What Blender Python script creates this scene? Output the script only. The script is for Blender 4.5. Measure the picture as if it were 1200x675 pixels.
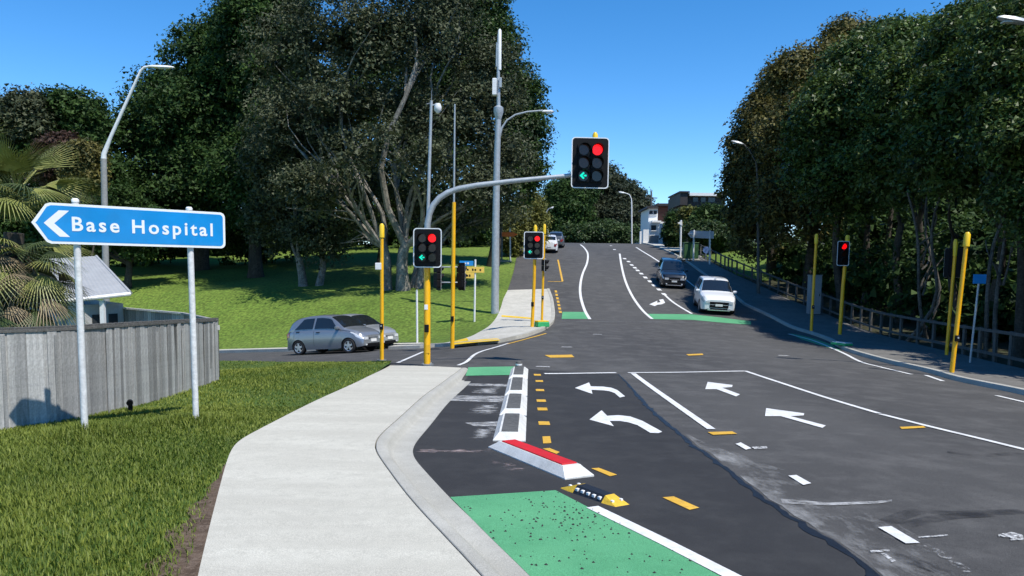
import bpy, bmesh, math, random
import numpy as np
from mathutils import Vector, Matrix
from mathutils.geometry import delaunay_2d_cdt

for o in list(bpy.data.objects): bpy.data.objects.remove(o)
scene = bpy.context.scene
COL = scene.collection
RNG = random.Random(7)
NR = np.random.default_rng(11)

# ------------------------------------------------------------------ camera
F = 900.0; PX = 600.0; PITCH = math.radians(5.0); ROLL = math.radians(0.7)
PY = 320.0 + F * math.tan(PITCH); CAMZ = 2.0
cam_d = bpy.data.cameras.new('camera'); cam = bpy.data.objects.new('camera', cam_d); COL.objects.link(cam)
cam_d.sensor_fit = 'HORIZONTAL'; cam_d.sensor_width = 36.0; cam_d.lens = 36.0 * F / 1200.0
cam_d.shift_y = (PY - 337.5) / 1200.0
cam_d.clip_start = 0.1; cam_d.clip_end = 6000
_cp, _sp = math.cos(PITCH), math.sin(PITCH); _cr, _sr = math.cos(ROLL), math.sin(ROLL)
FW = np.array([0, _cp, -_sp]); _u0 = np.array([0, _sp, _cp]); _r0 = np.array([1.0, 0, 0])
RT = _r0 * _cr + _u0 * _sr; UP = -_r0 * _sr + _u0 * _cr
cam.matrix_world = Matrix(((RT[0], UP[0], -FW[0], 0), (RT[1], UP[1], -FW[1], 0), (RT[2], UP[2], -FW[2], CAMZ), (0, 0, 0, 1)))
scene.camera = cam

# ------------------------------------------------------------------ sky, sun, exposure
SUN_ELEV = math.radians(59); SUN_AZ = math.atan2(0.71, -0.70)      # high, from the right and behind the camera
world = bpy.data.worlds.new('World'); scene.world = world; world.use_nodes = True
wn = world.node_tree.nodes; wl = world.node_tree.links
for n in list(wn): wn.remove(n)
sky = wn.new('ShaderNodeTexSky'); sky.sky_type = 'NISHITA'; sky.sun_disc = False
sky.sun_elevation = SUN_ELEV; sky.sun_rotation = SUN_AZ
sky.altitude = 2500; sky.air_density = 1.0; sky.dust_density = 0.0; sky.ozone_density = 1.6
bg = wn.new('ShaderNodeBackground'); bg.inputs[1].default_value = 0.15
wo = wn.new('ShaderNodeOutputWorld'); hs_ = wn.new('ShaderNodeHueSaturation'); hs_.inputs['Saturation'].default_value = 1.36; wl.new(sky.outputs[0], hs_.inputs['Color']); wl.new(hs_.outputs[0], bg.inputs[0]); wl.new(bg.outputs[0], wo.inputs[0])
sd = bpy.data.lights.new('sun', 'SUN'); sd.energy = 3.9; sd.angle = math.radians(0.53); sd.color = (1.0, 0.955, 0.88)
sun = bpy.data.objects.new('sun', sd); COL.objects.link(sun)
_sdir = Vector((math.sin(SUN_AZ) * math.cos(SUN_ELEV), math.cos(SUN_AZ) * math.cos(SUN_ELEV), math.sin(SUN_ELEV)))
sun.rotation_euler = _sdir.to_track_quat('Z', 'Y').to_euler(); sun.location = (20, -40, 40)
vs = scene.view_settings; vs.view_transform = 'Standard'; vs.look = 'None'; vs.exposure = 0.52; vs.gamma = 1.0; vs.use_curve_mapping = False
scene.render.engine = 'CYCLES'

# ------------------------------------------------------------------ picture <-> place helpers
def ray(px, py): return FW * F + RT * (px - PX) + UP * (PY - py)
def W(px, py, d):
    r = ray(px, py); t = d / r[1]; return Vector((r[0] * t, d, CAMZ + r[2] * t))
def ppm(d): return F / d
def pchip_table(xs, ys, step=0.1):
    xs = np.array(xs, float); ys = np.array(ys, float); h = np.diff(xs); dl = np.diff(ys) / h
    m = np.zeros(len(xs)); m[0] = dl[0]; m[-1] = dl[-1]
    for i in range(1, len(xs) - 1):
        if dl[i-1] * dl[i] > 0:
            w1 = 2*h[i] + h[i-1]; w2 = h[i] + 2*h[i-1]; m[i] = (w1 + w2) / (w1 / dl[i-1] + w2 / dl[i])
    X = np.arange(xs[0], xs[-1] + step, step); i = np.clip(np.searchsorted(xs, X, side='right') - 1, 0, len(h) - 1)
    t = (X - xs[i]) / h[i]
    Y = (2*t**3-3*t*t+1)*ys[i] + (t**3-2*t*t+t)*h[i]*m[i] + (-2*t**3+3*t*t)*ys[i+1] + (t**3-t*t)*h[i]*m[i+1]
    return X, Y
_zx, _zy = pchip_table([-20,0,5,10,20,28,36,41,47,53,60,67,76,85,97,110,130,160],
                       [.2,-.04,-.12,-.25,-.48,-.52,-.42,-.12,.45,1.2,2.2,3.15,4.25,5.1,5.85,6.25,6.2,5.2])
_ker = np.hanning(41); _ker /= _ker.sum()
_zy = np.convolve(np.pad(_zy, 20, mode='edge'), _ker, mode='valid')
def zc(y): return np.interp(y, _zx, _zy)
def sst(a, b, x):
    t = np.clip((np.asarray(x, float) - a) / (b - a), 0, 1); return t * t * (3 - 2 * t)
def softpos(v, k=.8): return np.logaddexp(0, v / k) * k
def Zr(x, y):                                  # road surface
    x = np.asarray(x, float); y = np.asarray(y, float)
    m = zc(y) - .03 * softpos(x - 4) * (1 - sst(48, 75, y))
    s = np.maximum(-.6 + .0719 * (x + 3.5) - .0487 * (y - 22), -2.6)
    k = (x + 4.5) * .43 + (y - 33.8) * .903                       # metres beyond the far kerb of the side road
    w = (1 - sst(-3.5, 1.5, x)) * sst(17, 22, y) * (1 - sst(1.5, 10, k))
    return m * (1 - w) + s * w
def Zp(x, y): return Zr(x, y) + .12            # top of footpaths
def Zv(x, y):                                  # near grass verge
    x = np.asarray(x, float); y = np.asarray(y, float)
    return Zr(x, y) + .10 - .055 * sst(19, 23, y) + .03 * np.minimum(0, x + 3) * (1 - sst(17, 22, y))
def G(px, py, zf=Zr, off=0.0):
    r = ray(px, py); r = r / r[1]
    ds = np.arange(2.5, 260, .2); v = CAMZ + r[2] * ds - zf(r[0] * ds, ds) - off
    k = np.argmax(v < 0)
    if not (v < 0).any(): k = len(ds) - 1
    lo, hi = ds[max(k-1, 0)], ds[k]
    for _ in range(30):
        md = (lo + hi) / 2
        if CAMZ + r[2] * md - zf(r[0] * md, md) - off < 0: hi = md
        else: lo = md
    return Vector((r[0] * hi, hi, float(zf(r[0] * hi, hi)) + off))
def GX(pts, zf=Zr): return [tuple(G(a, b, zf)[:2]) for a, b in pts]

# ------------------------------------------------------------------ materials
MATS = {}
def pmat(name, col, rough=.6, metal=0., var=0., vscale=8., bump=0., bscale=60., col2=None, spec=.5, stretch=None, coat=0., detail=4., emit=None, estr=0., trans=0.):
    if name in MATS: return MATS[name]
    m = bpy.data.materials.new(name); m.use_nodes = True; nt = m.node_tree; N = nt.nodes; L = nt.links
    b = N['Principled BSDF']; b.inputs['Roughness'].default_value = rough; b.inputs['Metallic'].default_value = metal
    b.inputs['Specular IOR Level'].default_value = spec; b.inputs['Coat Weight'].default_value = coat
    c = tuple(col) + (1,); b.inputs['Base Color'].default_value = c
    tc = N.new('ShaderNodeTexCoord')
    src = tc.outputs['Object']
    if stretch:
        mp = N.new('ShaderNodeMapping'); mp.inputs['Scale'].default_value = stretch; L.new(src, mp.inputs[0]); src = mp.outputs[0]
    if var or col2:
        no = N.new('ShaderNodeTexNoise'); no.inputs['Scale'].default_value = vscale; no.inputs['Detail'].default_value = detail; no.inputs['Roughness'].default_value = .6
        L.new(src, no.inputs['Vector'])
        rp = N.new('ShaderNodeValToRGB'); rp.color_ramp.elements[0].position = .3; rp.color_ramp.elements[1].position = .7
        c2 = tuple(col2) + (1,) if col2 else tuple(min(1, x * (1 + var)) for x in col) + (1,)
        c1 = c if col2 else tuple(x * (1 - var) for x in col) + (1,)
        rp.color_ramp.elements[0].color = c1; rp.color_ramp.elements[1].color = c2
        L.new(no.outputs['Fac'], rp.inputs[0]); L.new(rp.outputs[0], b.inputs['Base Color'])
    if bump:
        nb = N.new('ShaderNodeTexNoise'); nb.inputs['Scale'].default_value = bscale; nb.inputs['Detail'].default_value = 3; L.new(src, nb.inputs['Vector'])
        bp = N.new('ShaderNodeBump'); bp.inputs['Strength'].default_value = bump; bp.inputs['Distance'].default_value = .02
        L.new(nb.outputs['Fac'], bp.inputs['Height']); L.new(bp.outputs[0], b.inputs['Normal'])
    if emit:
        b.inputs['Emission Color'].default_value = tuple(emit) + (1,); b.inputs['Emission Strength'].default_value = estr
    MATS[name] = m; return m

def layered(name, c1, c2, c3, s1, s2, rough=.9, bump=.3, bscale=120, speck=None, st=None, spec=.3, thr=(.35,.65)):
    """two scales of mottling, fine speckle"""
    m = bpy.data.materials.new(name); m.use_nodes = True; nt = m.node_tree; N = nt.nodes; L = nt.links
    b = N['Principled BSDF']; b.inputs['Roughness'].default_value = rough; b.inputs['Specular IOR Level'].default_value = spec
    tc = N.new('ShaderNodeTexCoord'); src = tc.outputs['Object']
    mp = N.new('ShaderNodeMapping'); L.new(src, mp.inputs[0])
    if st: mp.inputs['Scale'].default_value = st
    n1 = N.new('ShaderNodeTexNoise'); n1.inputs['Scale'].default_value = s1; n1.inputs['Detail'].default_value = 5; n1.inputs['Roughness'].default_value = .62; L.new(mp.outputs[0], n1.inputs['Vector'])
    n2 = N.new('ShaderNodeTexNoise'); n2.inputs['Scale'].default_value = s2; n2.inputs['Detail'].default_value = 4; n2.inputs['Roughness'].default_value = .7; L.new(src, n2.inputs['Vector'])
    r1 = N.new('ShaderNodeValToRGB'); r1.color_ramp.elements[0].position = thr[0]; r1.color_ramp.elements[1].position = thr[1]
    r1.color_ramp.elements[0].color = tuple(c1) + (1,); r1.color_ramp.elements[1].color = tuple(c2) + (1,); L.new(n1.outputs['Fac'], r1.inputs[0])
    r2 = N.new('ShaderNodeValToRGB'); r2.color_ramp.elements[0].position = .45; r2.color_ramp.elements[1].position = .72
    r2.color_ramp.elements[0].color = (0,0,0,1); r2.color_ramp.elements[1].color = (1,1,1,1); L.new(n2.outputs['Fac'], r2.inputs[0])
    mx = N.new('ShaderNodeMix'); mx.data_type = 'RGBA'; L.new(r2.outputs[0], mx.inputs[0]); L.new(r1.outputs[0], mx.inputs[6]); mx.inputs[7].default_value = tuple(c3) + (1,)
    out = mx.outputs[2]
    if speck:
        n3 = N.new('ShaderNodeTexNoise'); n3.inputs['Scale'].default_value = speck[0]; n3.inputs['Detail'].default_value = 2; L.new(src, n3.inputs['Vector'])
        r3 = N.new('ShaderNodeValToRGB'); r3.color_ramp.elements[0].position = .3; r3.color_ramp.elements[1].position = .7
        a = speck[1]; r3.color_ramp.elements[0].color = (1-a,1-a,1-a,1); r3.color_ramp.elements[1].color = (1+a,1+a,1+a,1); L.new(n3.outputs['Fac'], r3.inputs[0])
        m2 = N.new('ShaderNodeMix'); m2.data_type = 'RGBA'; m2.blend_type = 'MULTIPLY'; m2.inputs[0].default_value = 1; L.new(out, m2.inputs[6]); L.new(r3.outputs[0], m2.inputs[7]); out = m2.outputs[2]
    L.new(out, b.inputs['Base Color'])
    if bump:
        nb = N.new('ShaderNodeTexNoise'); nb.inputs['Scale'].default_value = bscale; nb.inputs['Detail'].default_value = 3; L.new(src, nb.inputs['Vector'])
        bp = N.new('ShaderNodeBump'); bp.inputs['Strength'].default_value = bump; bp.inputs['Distance'].default_value = .01
        L.new(nb.outputs['Fac'], bp.inputs['Height']); L.new(bp.outputs[0], b.inputs['Normal'])
    MATS[name] = m; return m

def worn(name, col, thr=.5, soft=.12, scale=14., rough=.7, stretch=None, base=None):
    """paint or dust that has flaked: noise decides where it is left"""
    m = bpy.data.materials.new(name); m.use_nodes = True; nt = m.node_tree; N = nt.nodes; L = nt.links
    b = N['Principled BSDF']; b.inputs['Base Color'].default_value = tuple(col) + (1,); b.inputs['Roughness'].default_value = rough
    tc = N.new('ShaderNodeTexCoord'); mp = N.new('ShaderNodeMapping'); L.new(tc.outputs['Object'], mp.inputs[0])
    if stretch: mp.inputs['Scale'].default_value = stretch
    no = N.new('ShaderNodeTexNoise'); no.inputs['Scale'].default_value = scale; no.inputs['Detail'].default_value = 6; no.inputs['Roughness'].default_value = .7; L.new(mp.outputs[0], no.inputs['Vector'])
    at = N.new('ShaderNodeAttribute'); at.attribute_name = 'fade'
    ad = N.new('ShaderNodeMath'); ad.operation = 'SUBTRACT'; L.new(no.outputs['Fac'], ad.inputs[0]); L.new(at.outputs['Fac'], ad.inputs[1])
    rp = N.new('ShaderNodeValToRGB'); rp.color_ramp.elements[0].position = max(0, thr - soft); rp.color_ramp.elements[1].position = min(1, thr + soft)
    rp.color_ramp.elements[0].color = (0,0,0,1); rp.color_ramp.elements[1].color = (1,1,1,1); L.new(ad.outputs[0], rp.inputs[0])
    L.new(rp.outputs[0], b.inputs['Alpha'])
    MATS[name] = m; return m

def leafmat(name, c_dark, c_light, rough=.55, spec=.35, trans=.22):
    m = bpy.data.materials.new(name); m.use_nodes = True; nt = m.node_tree; N = nt.nodes; L = nt.links
    b = N['Principled BSDF']; b.inputs['Roughness'].default_value = rough; b.inputs['Specular IOR Level'].default_value = spec
    at = N.new('ShaderNodeAttribute'); at.attribute_name = 'tone'
    rp = N.new('ShaderNodeValToRGB'); rp.color_ramp.elements[0].color = tuple(c_dark) + (1,); rp.color_ramp.elements[1].color = tuple(c_light) + (1,)
    L.new(at.outputs['Fac'], rp.inputs[0]); L.new(rp.outputs[0], b.inputs['Base Color'])
    tr = N.new('ShaderNodeBsdfTranslucent'); L.new(rp.outputs[0], tr.inputs[0])
    mx = N.new('ShaderNodeMixShader'); mx.inputs[0].default_value = trans
    L.new(b.outputs[0], mx.inputs[1]); L.new(tr.outputs[0], mx.inputs[2])
    L.new(mx.outputs[0], N['Material Output'].inputs[0])
    MATS[name] = m; return m

asph_new = layered('asphalt_new', (.027,.027,.028), (.035,.035,.036), (.043,.043,.043), .35, 2.2, .85, .35, 160, (240,.30))
asph_old = layered('asphalt_old', (.056,.0545,.053), (.080,.078,.075), (.104,.101,.097), .22, 1.3, .85, .5, 130, (150,.5), st=(1.0,.25,1))
asph_path = layered('asphalt_path', (.06,.058,.058), (.085,.08,.078), (.1,.095,.09), .4, 3, .9, .4, 120, (150,.3))
concrete = layered('concrete', (.45,.43,.365), (.53,.51,.435), (.435,.418,.355), .8, 7, .88, .2, 140, (130,.22), st=(.45,2.2,1))
concrete_old = layered('concrete_old', (.40,.385,.335), (.50,.48,.42), (.54,.52,.46), .8, 4, .9, .2, 120, (160,.14))
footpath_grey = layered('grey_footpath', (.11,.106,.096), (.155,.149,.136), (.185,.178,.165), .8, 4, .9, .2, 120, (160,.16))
kerb_mat = layered('kerb_concrete', (.34,.33,.29), (.43,.42,.375), (.36,.35,.31), 1.1, 6, .88, .25, 130, (120,.24))
white_paint = layered('white_paint', (.66,.66,.65), (.78,.78,.77), (.55,.55,.54), 3, 9, .6, .2, 150, (120,.08))
yellow_paint = layered('yellow_road_paint', (.60,.34,.03), (.72,.42,.05), (.5,.3,.06), 4, 12, .65, .2, 150, (140,.15))
green_paint = layered('green_road_surface', (.075,.285,.135), (.112,.365,.178), (.098,.335,.165), .7, 4.5, .85, .6, 130, (120,.30))
sealant = pmat('bitumen_sealant', (.012,.014,.018), .45, var=.3, vscale=9, bump=.5, bscale=40)
soil = layered('soil', (.06,.04,.025), (.11,.075,.05), (.16,.12,.09), 4, 20, .95, .6, 60, (120,.4))
grass_soil = layered('grass_ground', (.045,.085,.014), (.065,.12,.018), (.08,.105,.025), .5, 5, .95, .5, 70, (60,.4))
grass_far = layered('mown_grass', (.082,.132,.018), (.135,.195,.030), (.105,.175,.024), .16, 1.6, .95, 1.0, 14, (6,.45))
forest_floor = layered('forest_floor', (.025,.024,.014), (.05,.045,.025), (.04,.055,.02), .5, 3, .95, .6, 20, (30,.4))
yellow_pole = pmat('yellow_pole_paint', (.86,.44,.008), .38, var=.08, vscale=3, spec=.5)
yellow_hi = pmat('yellow_cap_plastic', (.85,.55,.02), .4, var=.06, vscale=5)
galv = pmat('galvanised_steel', (.40,.43,.45), .5, .35, var=.14, vscale=6, bump=.05)
galv_dark = pmat('weathered_grey_steel', (.20,.22,.235), .55, .3, var=.15, vscale=5)
white_metal = pmat('white_painted_metal', (.74,.74,.73), .45, var=.07, vscale=7)
black_plastic = pmat('black_plastic', (.006,.006,.007), .6, spec=.2)
dark_lens = pmat('unlit_lens', (.02,.012,.012), .15)
dark_lens_r = pmat('unlit_amber_lens', (.06,.012,.008), .18)
lit_red = pmat('lit_red_lens', (.25,.0,.0), .3, emit=(1,.004,.006), estr=.95)
lit_green = pmat('lit_green_arrow', (.0,.1,.08), .3, emit=(.0,.75,.52), estr=.9)
timber_grey = layered('weathered_timber', (.25,.248,.238), (.44,.435,.42), (.35,.34,.32), 2.2, 6, .85, .35, 60, (50,.16), st=(9,9,.6))
def vary(m, lo, hi):
    nt = m.node_tree; N = nt.nodes; L = nt.links; b = N['Principled BSDF']; src = b.inputs['Base Color'].links[0].from_socket
    oi = N.new('ShaderNodeObjectInfo'); mr = N.new('ShaderNodeMapRange'); mr.inputs[3].default_value = lo; mr.inputs[4].default_value = hi; L.new(oi.outputs['Random'], mr.inputs[0])
    mx = N.new('ShaderNodeMix'); mx.data_type = 'RGBA'; mx.blend_type = 'MULTIPLY'; mx.inputs[0].default_value = 1; L.new(src, mx.inputs[6]); L.new(mr.outputs[0], mx.inputs[7]); L.new(mx.outputs[2], b.inputs['Base Color'])
vary(timber_grey, .58, 1.25)
timber_dark = layered('dark_weathered_timber', (.08,.08,.075), (.14,.135,.125), (.10,.098,.09), 2.2, 6, .85, .35, 60, (50,.2), st=(6,6,.6))
bark_pale = layered('pale_bark', (.15,.14,.12), (.30,.28,.245), (.085,.075,.062), 1.4, 5, .9, .6, 18, (14,.3), st=(2,2,.5))
bark_mid = layered('grey_brown_bark', (.07,.062,.052), (.15,.138,.12), (.045,.04,.033), 1.4, 5, .9, .6, 18, (14,.3), st=(2,2,.5))
bark_dark = layered('dark_bark', (.045,.038,.03), (.09,.078,.062), (.03,.026,.02), 1.4, 5, .9, .6, 18, (14,.3), st=(2,2,.5))

# ------------------------------------------------------------------ mesh helpers
class MB:
    def __init__(s): s.v = []; s.f = []
    def add(s, vs, fs):
        o = len(s.v); s.v += [tuple(p) for p in vs]; s.f += [tuple(i + o for i in q) for q in fs]; return s
    def box(s, c, size, rz=0., taper=1.0, ch=0.):
        x, y, z = [q / 2 for q in size]; cr, sr = math.cos(rz), math.sin(rz); vs = []
        if ch <= 0:
            for dz, k in ((-z, 1), (z, taper)):
                for dx, dy in ((-x,-y),(x,-y),(x,y),(-x,y)):
                    a, b = dx * k, dy * k; vs.append((c[0] + a*cr - b*sr, c[1] + a*sr + b*cr, c[2] + dz))
            return s.add(vs, [(3,2,1,0),(4,5,6,7),(0,1,5,4),(1,2,6,5),(2,3,7,6),(3,0,4,7)])
        for dz, i in ((-z, ch), (-z + ch, 0), (z - ch, 0), (z, ch)):
            for dx, dy in ((-x+i,-y+i),(x-i,-y+i),(x-i,y-i),(-x+i,y-i)):
                k = taper if dz > 0 else 1
                a, b = dx*k, dy*k; vs.append((c[0] + a*cr - b*sr, c[1] + a*sr + b*cr, c[2] + dz))
        fs = [(3,2,1,0),(12,13,14,15)]
        for r in range(3):
            for j in range(4): a = r*4 + j; b = r*4 + (j+1) % 4; fs.append((a, b, b+4, a+4))
        return s.add(vs, fs)
    def tube(s, pts, rad, n=10, cap=True):
        pts = [Vector(p) for p in pts]
        if not isinstance(rad, (list, tuple)): rad = [rad] * len(pts)
        o = len(s.v); up = None
        for i, p in enumerate(pts):
            t = (pts[min(i+1, len(pts)-1)] - pts[max(i-1, 0)]).normalized()
            if up is None:
                up = Vector((1,0,0)) if abs(t.x) < .8 else Vector((0,1,0))
            u = (up - t * up.dot(t)).normalized(); w = t.cross(u); up = u
            for k in range(n):
                a = 2*math.pi*k/n; s.v.append(tuple(p + u*(math.cos(a)*rad[i]) + w*(math.sin(a)*rad[i])))
        for i in range(len(pts)-1):
            for k in range(n):
                a = o + i*n + k; b = o + i*n + (k+1) % n; s.f.append((a, b, b+n, a+n))
        if cap:
            s.f.append(tuple(o + k for k in reversed(range(n)))); e = o + (len(pts)-1)*n; s.f.append(tuple(e + k for k in range(n)))
        return s
    def prism(s, poly, lo, hi, M):
        """poly in local (u,v), extruded along w from lo to hi, M maps (u,v,w) to a point"""
        n = len(poly); vs = [M(u, v, lo) for u, v in poly] + [M(u, v, hi) for u, v in poly]
        return s.add(vs, [tuple(reversed(range(n))), tuple(range(n, 2*n))] + [(i, (i+1) % n, (i+1) % n + n, i + n) for i in range(n)])
    def ring(s, p1, p2, lo, hi, M):
        n = len(p1); vs = [M(u,v,lo) for u,v in p1] + [M(u,v,lo) for u,v in p2] + [M(u,v,hi) for u,v in p1] + [M(u,v,hi) for u,v in p2]
        fs = []
        for i in range(n):
            j = (i+1) % n; fs += [(2*n+i, 2*n+j, 3*n+j, 3*n+i), (i, j, 2*n+j, 2*n+i), (n+j, n+i, 3*n+i, 3*n+j), (j, i, n+i, n+j)]
        return s.add(vs, fs)
def rrect(w, h, r, n=5, cx=0., cy=0.):
    P = []
    for sx, sy, a0 in ((1,1,0),(-1,1,90),(-1,-1,180),(1,-1,270)):
        for k in range(n+1):
            a = math.radians(a0 + 90*k/n); P.append((cx + sx*(w/2-r) + r*math.cos(a), cy + sy*(h/2-r) + r*math.sin(a)))
    return P
def circ(r, n=16, cx=0., cy=0.): return [(cx + r*math.cos(2*math.pi*k/n), cy + r*math.sin(2*math.pi*k/n)) for k in range(n)]

def link(o, parent=None):
    COL.objects.link(o)
    if parent: o.parent = parent
    return o
def obj(name, mb, mat, parent=None, smooth=False, fix=True):
    me = bpy.data.meshes.new(name); me.from_pydata(mb.v, [], mb.f)
    if fix:
        bm = bmesh.new(); bm.from_mesh(me); bmesh.ops.recalc_face_normals(bm, faces=bm.faces); bm.to_mesh(me); bm.free()
    if mat: me.materials.append(mat)
    if smooth:
        me.polygons.foreach_set('use_smooth', [True]*len(me.polygons))
        me.set_sharp_from_angle(angle=math.radians(40))
    me.update()
    return link(bpy.data.objects.new(name, me), parent)
def tag(o, label=None, cat=None, group=None, kind=None):
    if label: o['label'] = label
    if cat: o['category'] = cat
    if group: o['group'] = group
    if kind: o['kind'] = kind
    return o
def thing(name, label, cat, loc=(0,0,0), rz=0., group=None):
    o = bpy.data.objects.new(name, None); COL.objects.link(o); o.location = loc; o.rotation_euler = (0,0,rz); o.empty_display_size = .2
    return tag(o, label, cat, group)
def copy_tree(o, parent=None, label=None):
    c = o.copy(); COL.objects.link(c); c.parent = parent
    if label: c['label'] = label
    for ch in list(o.children): copy_tree(ch, c)
    return c
def npmesh(name, V, Q, mat, parent=None, attrs=None, nside=4, smooth=False):
    """fast mesh from numpy arrays; Q is (n, nside) indices"""
    me = bpy.data.meshes.new(name); nf = len(Q)
    me.vertices.add(len(V)); me.vertices.foreach_set('co', np.asarray(V, np.float32).ravel())
    me.loops.add(nf*nside); me.loops.foreach_set('vertex_index', np.asarray(Q, np.int32).ravel())
    me.polygons.add(nf); me.polygons.foreach_set('loop_start', np.arange(0, nf*nside, nside, dtype=np.int32))
    me.polygons.foreach_set('loop_total', np.full(nf, nside, np.int32))
    if smooth: me.polygons.foreach_set('use_smooth', np.ones(nf, bool))
    me.update(calc_edges=True)
    for k, (dom, arr) in (attrs or {}).items():
        a = me.attributes.new(k, 'FLOAT', dom); a.data.foreach_set('value', np.asarray(arr, np.float32))
    me.materials.append(mat)
    return link(bpy.data.objects.new(name, me), parent)

def resample(pts, step, closed=False):
    P = [Vector(p[:2]) for p in pts]; out = []
    n = len(P); rng = range(n if closed else n-1)
    for i in rng:
        a, b = P[i], P[(i+1) % n]; k = max(1, int(math.ceil((b-a).length/step)))
        for j in range(k): out.append(tuple(a.lerp(b, j/k)))
    if not closed: out.append(tuple(P[-1]))
    return out
def smoothline(pts, sub=6):
    """Catmull-Rom through the points"""
    P = [Vector(p[:2]) for p in pts]; P = [P[0]*2-P[1]] + P + [P[-1]*2-P[-2]]; out = []
    for i in range(1, len(P)-2):
        for j in range(sub):
            t = j/sub; a, b, c, d = P[i-1], P[i], P[i+1], P[i+2]
            out.append(tuple(.5*((2*b) + (c-a)*t + (2*a-5*b+4*c-d)*t*t + (3*b-a-3*c+d)*t**3)))
    out.append(tuple(P[-2])); return out
def inside(P, poly):
    x, y = P[:,0], P[:,1]; r = np.zeros(len(P), bool); n = len(poly)
    for i in range(n):
        x1, y1 = poly[i]; x2, y2 = poly[(i+1) % n]
        if y1 == y2: continue
        c = ((y1 > y) != (y2 > y)) & (x < (x2-x1)*(y-y1)/(y2-y1)+x1); r ^= c
    return r
def edgedist(P, poly):
    d = np.full(len(P), 1e9); n = len(poly)
    for i in range(n):
        a = np.array(poly[i]); b = np.array(poly[(i+1) % n]); ab = b-a; t = np.clip(((P-a) @ ab)/max(ab @ ab, 1e-9), 0, 1)
        d = np.minimum(d, np.hypot(*(P-(a+t[:,None]*ab)).T))
    return d
def patch(name, poly, zf, res, mat, parent=None, off=0., skirt=0., kind=None, fade=None, zres=None, smooth=True):
    """a sheet that follows zf inside a plan polygon"""
    poly = resample(poly, res, True)
    A = np.array(poly); lo = A.min(0); hi = A.max(0)
    gx, gy = np.meshgrid(np.arange(lo[0]+res*.5, hi[0], res), np.arange(lo[1]+res*.5, hi[1], res)); P = np.c_[gx.ravel(), gy.ravel()]
    if len(P):
        P = P[inside(P, poly)]
        if len(P): P = P[edgedist(P, poly) > res*.35]
    n = len(poly); vs = [Vector(p) for p in poly] + [Vector(p) for p in P]
    r = delaunay_2d_cdt(vs, [], [list(range(n))], 1, 1e-5)
    V2 = np.array([tuple(v) for v in r[0]]); Z = zf(V2[:,0], V2[:,1]) + off
    V = [(a, b, c) for (a, b), c in zip(V2, Z)]; Fs = [tuple(f) for f in r[2]]
    bm = bmesh.new(); bv = [bm.verts.new(v) for v in V]
    for f in Fs:
        try: bm.faces.new([bv[i] for i in f])
        except ValueError: pass
    bm.normal_update()
    if bm.faces and sum(f.normal.z for f in bm.faces) < 0: bmesh.ops.reverse_faces(bm, faces=bm.faces)
    if smooth:
        for f in bm.faces: f.smooth = True
    if skirt:
        be = [e for e in bm.edges if len(e.link_faces) == 1]
        for e in be: e.smooth = False
        g = bmesh.ops.extrude_edge_only(bm, edges=be)
        for v in [x for x in g['geom'] if isinstance(x, bmesh.types.BMVert)]: v.co.z -= skirt
        for f in [x for x in g['geom'] if isinstance(x, bmesh.types.BMFace)]: f.smooth = False
        bmesh.ops.recalc_face_normals(bm, faces=bm.faces)
    me = bpy.data.meshes.new(name); bm.to_mesh(me); bm.free(); me.materials.append(mat)
    if fade is not None:
        a = me.attributes.new('fade', 'FLOAT', 'POINT')
        co = np.empty(len(me.vertices)*3, np.float32); me.vertices.foreach_get('co', co); co = co.reshape(-1, 3)
        a.data.foreach_set('value', np.asarray(fade(co[:,0], co[:,1]), np.float32))
    o = link(bpy.data.objects.new(name, me), parent)
    if kind: o['kind'] = kind
    return o
def soften(pts, step, it):
    P = np.array(resample(pts, step))
    for _ in range(it): P[1:-1] = .25*P[:-2] + .5*P[1:-1] + .25*P[2:]
    return [tuple(p) for p in P]
def strip_poly(line, width, w2=None):
    P = [Vector(p[:2]) for p in line]; Lf = []; Rt = []
    n = len(P)
    for i, p in enumerate(P):
        t = (P[min(i+1, n-1)] - P[max(i-1, 0)]).normalized(); nn = Vector((-t.y, t.x)); w = width if w2 is None else width + (w2-width)*i/(n-1)
        Lf.append(tuple(p + nn*w/2)); Rt.append(tuple(p - nn*w/2))
    return Lf + Rt[::-1]
def sweep(name, line, prof, zf, mat, parent=None, side=1, kind=None, smooth=True):
    """profile [(offset, height)] carried along a plan line, offset to the right of travel * side"""
    P = [Vector(p[:2]) for p in line]; n = len(P); m = len(prof); mb = MB()
    for i, p in enumerate(P):
        t = (P[min(i+1, n-1)] - P[max(i-1, 0)]).normalized(); nn = Vector((t.y, -t.x))*side
        for o_, h in prof:
            q = p + nn*o_; mb.v.append((q.x, q.y, float(zf(q.x, q.y)) + h))
    for i in range(n-1):
        for k in range(m-1): a = i*m + k; mb.f.append((a, a+1, a+m+1, a+m))
    mb.f += [tuple(range(m)), tuple((n-1)*m + k for k in reversed(range(m)))]
    o = obj(name, mb, mat, parent, smooth)
    if kind: o['kind'] = kind
    return o
# ================================================================== THE SETTING
def Zn(x, y): return Zr(x, y) + .12 - .085 * sst(16.5, 19.8, y)                 # near footpath, ramped down at the crossing
def Zh(x, y):                                                                     # park slope beyond the side road
    x = np.asarray(x, float); y = np.asarray(y, float); f = sst(38, 48, y)
    lump = .12*np.sin(x*.31+y*.17) + .09*np.sin(x*.53-y*.29+1.3)
    return Zr(x, y) + .08 + f * (-.05 * softpos(-x - 7, 2.) ) + lump * sst(-1, -9, x) * sst(36, 46, y)
def Zb(x, y):                                                                     # right-hand bank
    x = np.asarray(x, float); return Zr(np.minimum(x, 18), y) + .10 + .03 * np.maximum(0, x - 19)

def ext(a, b, L):
    a, b = Vector(a), Vector(b); return tuple(b + (b-a).normalized()*L)

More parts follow.
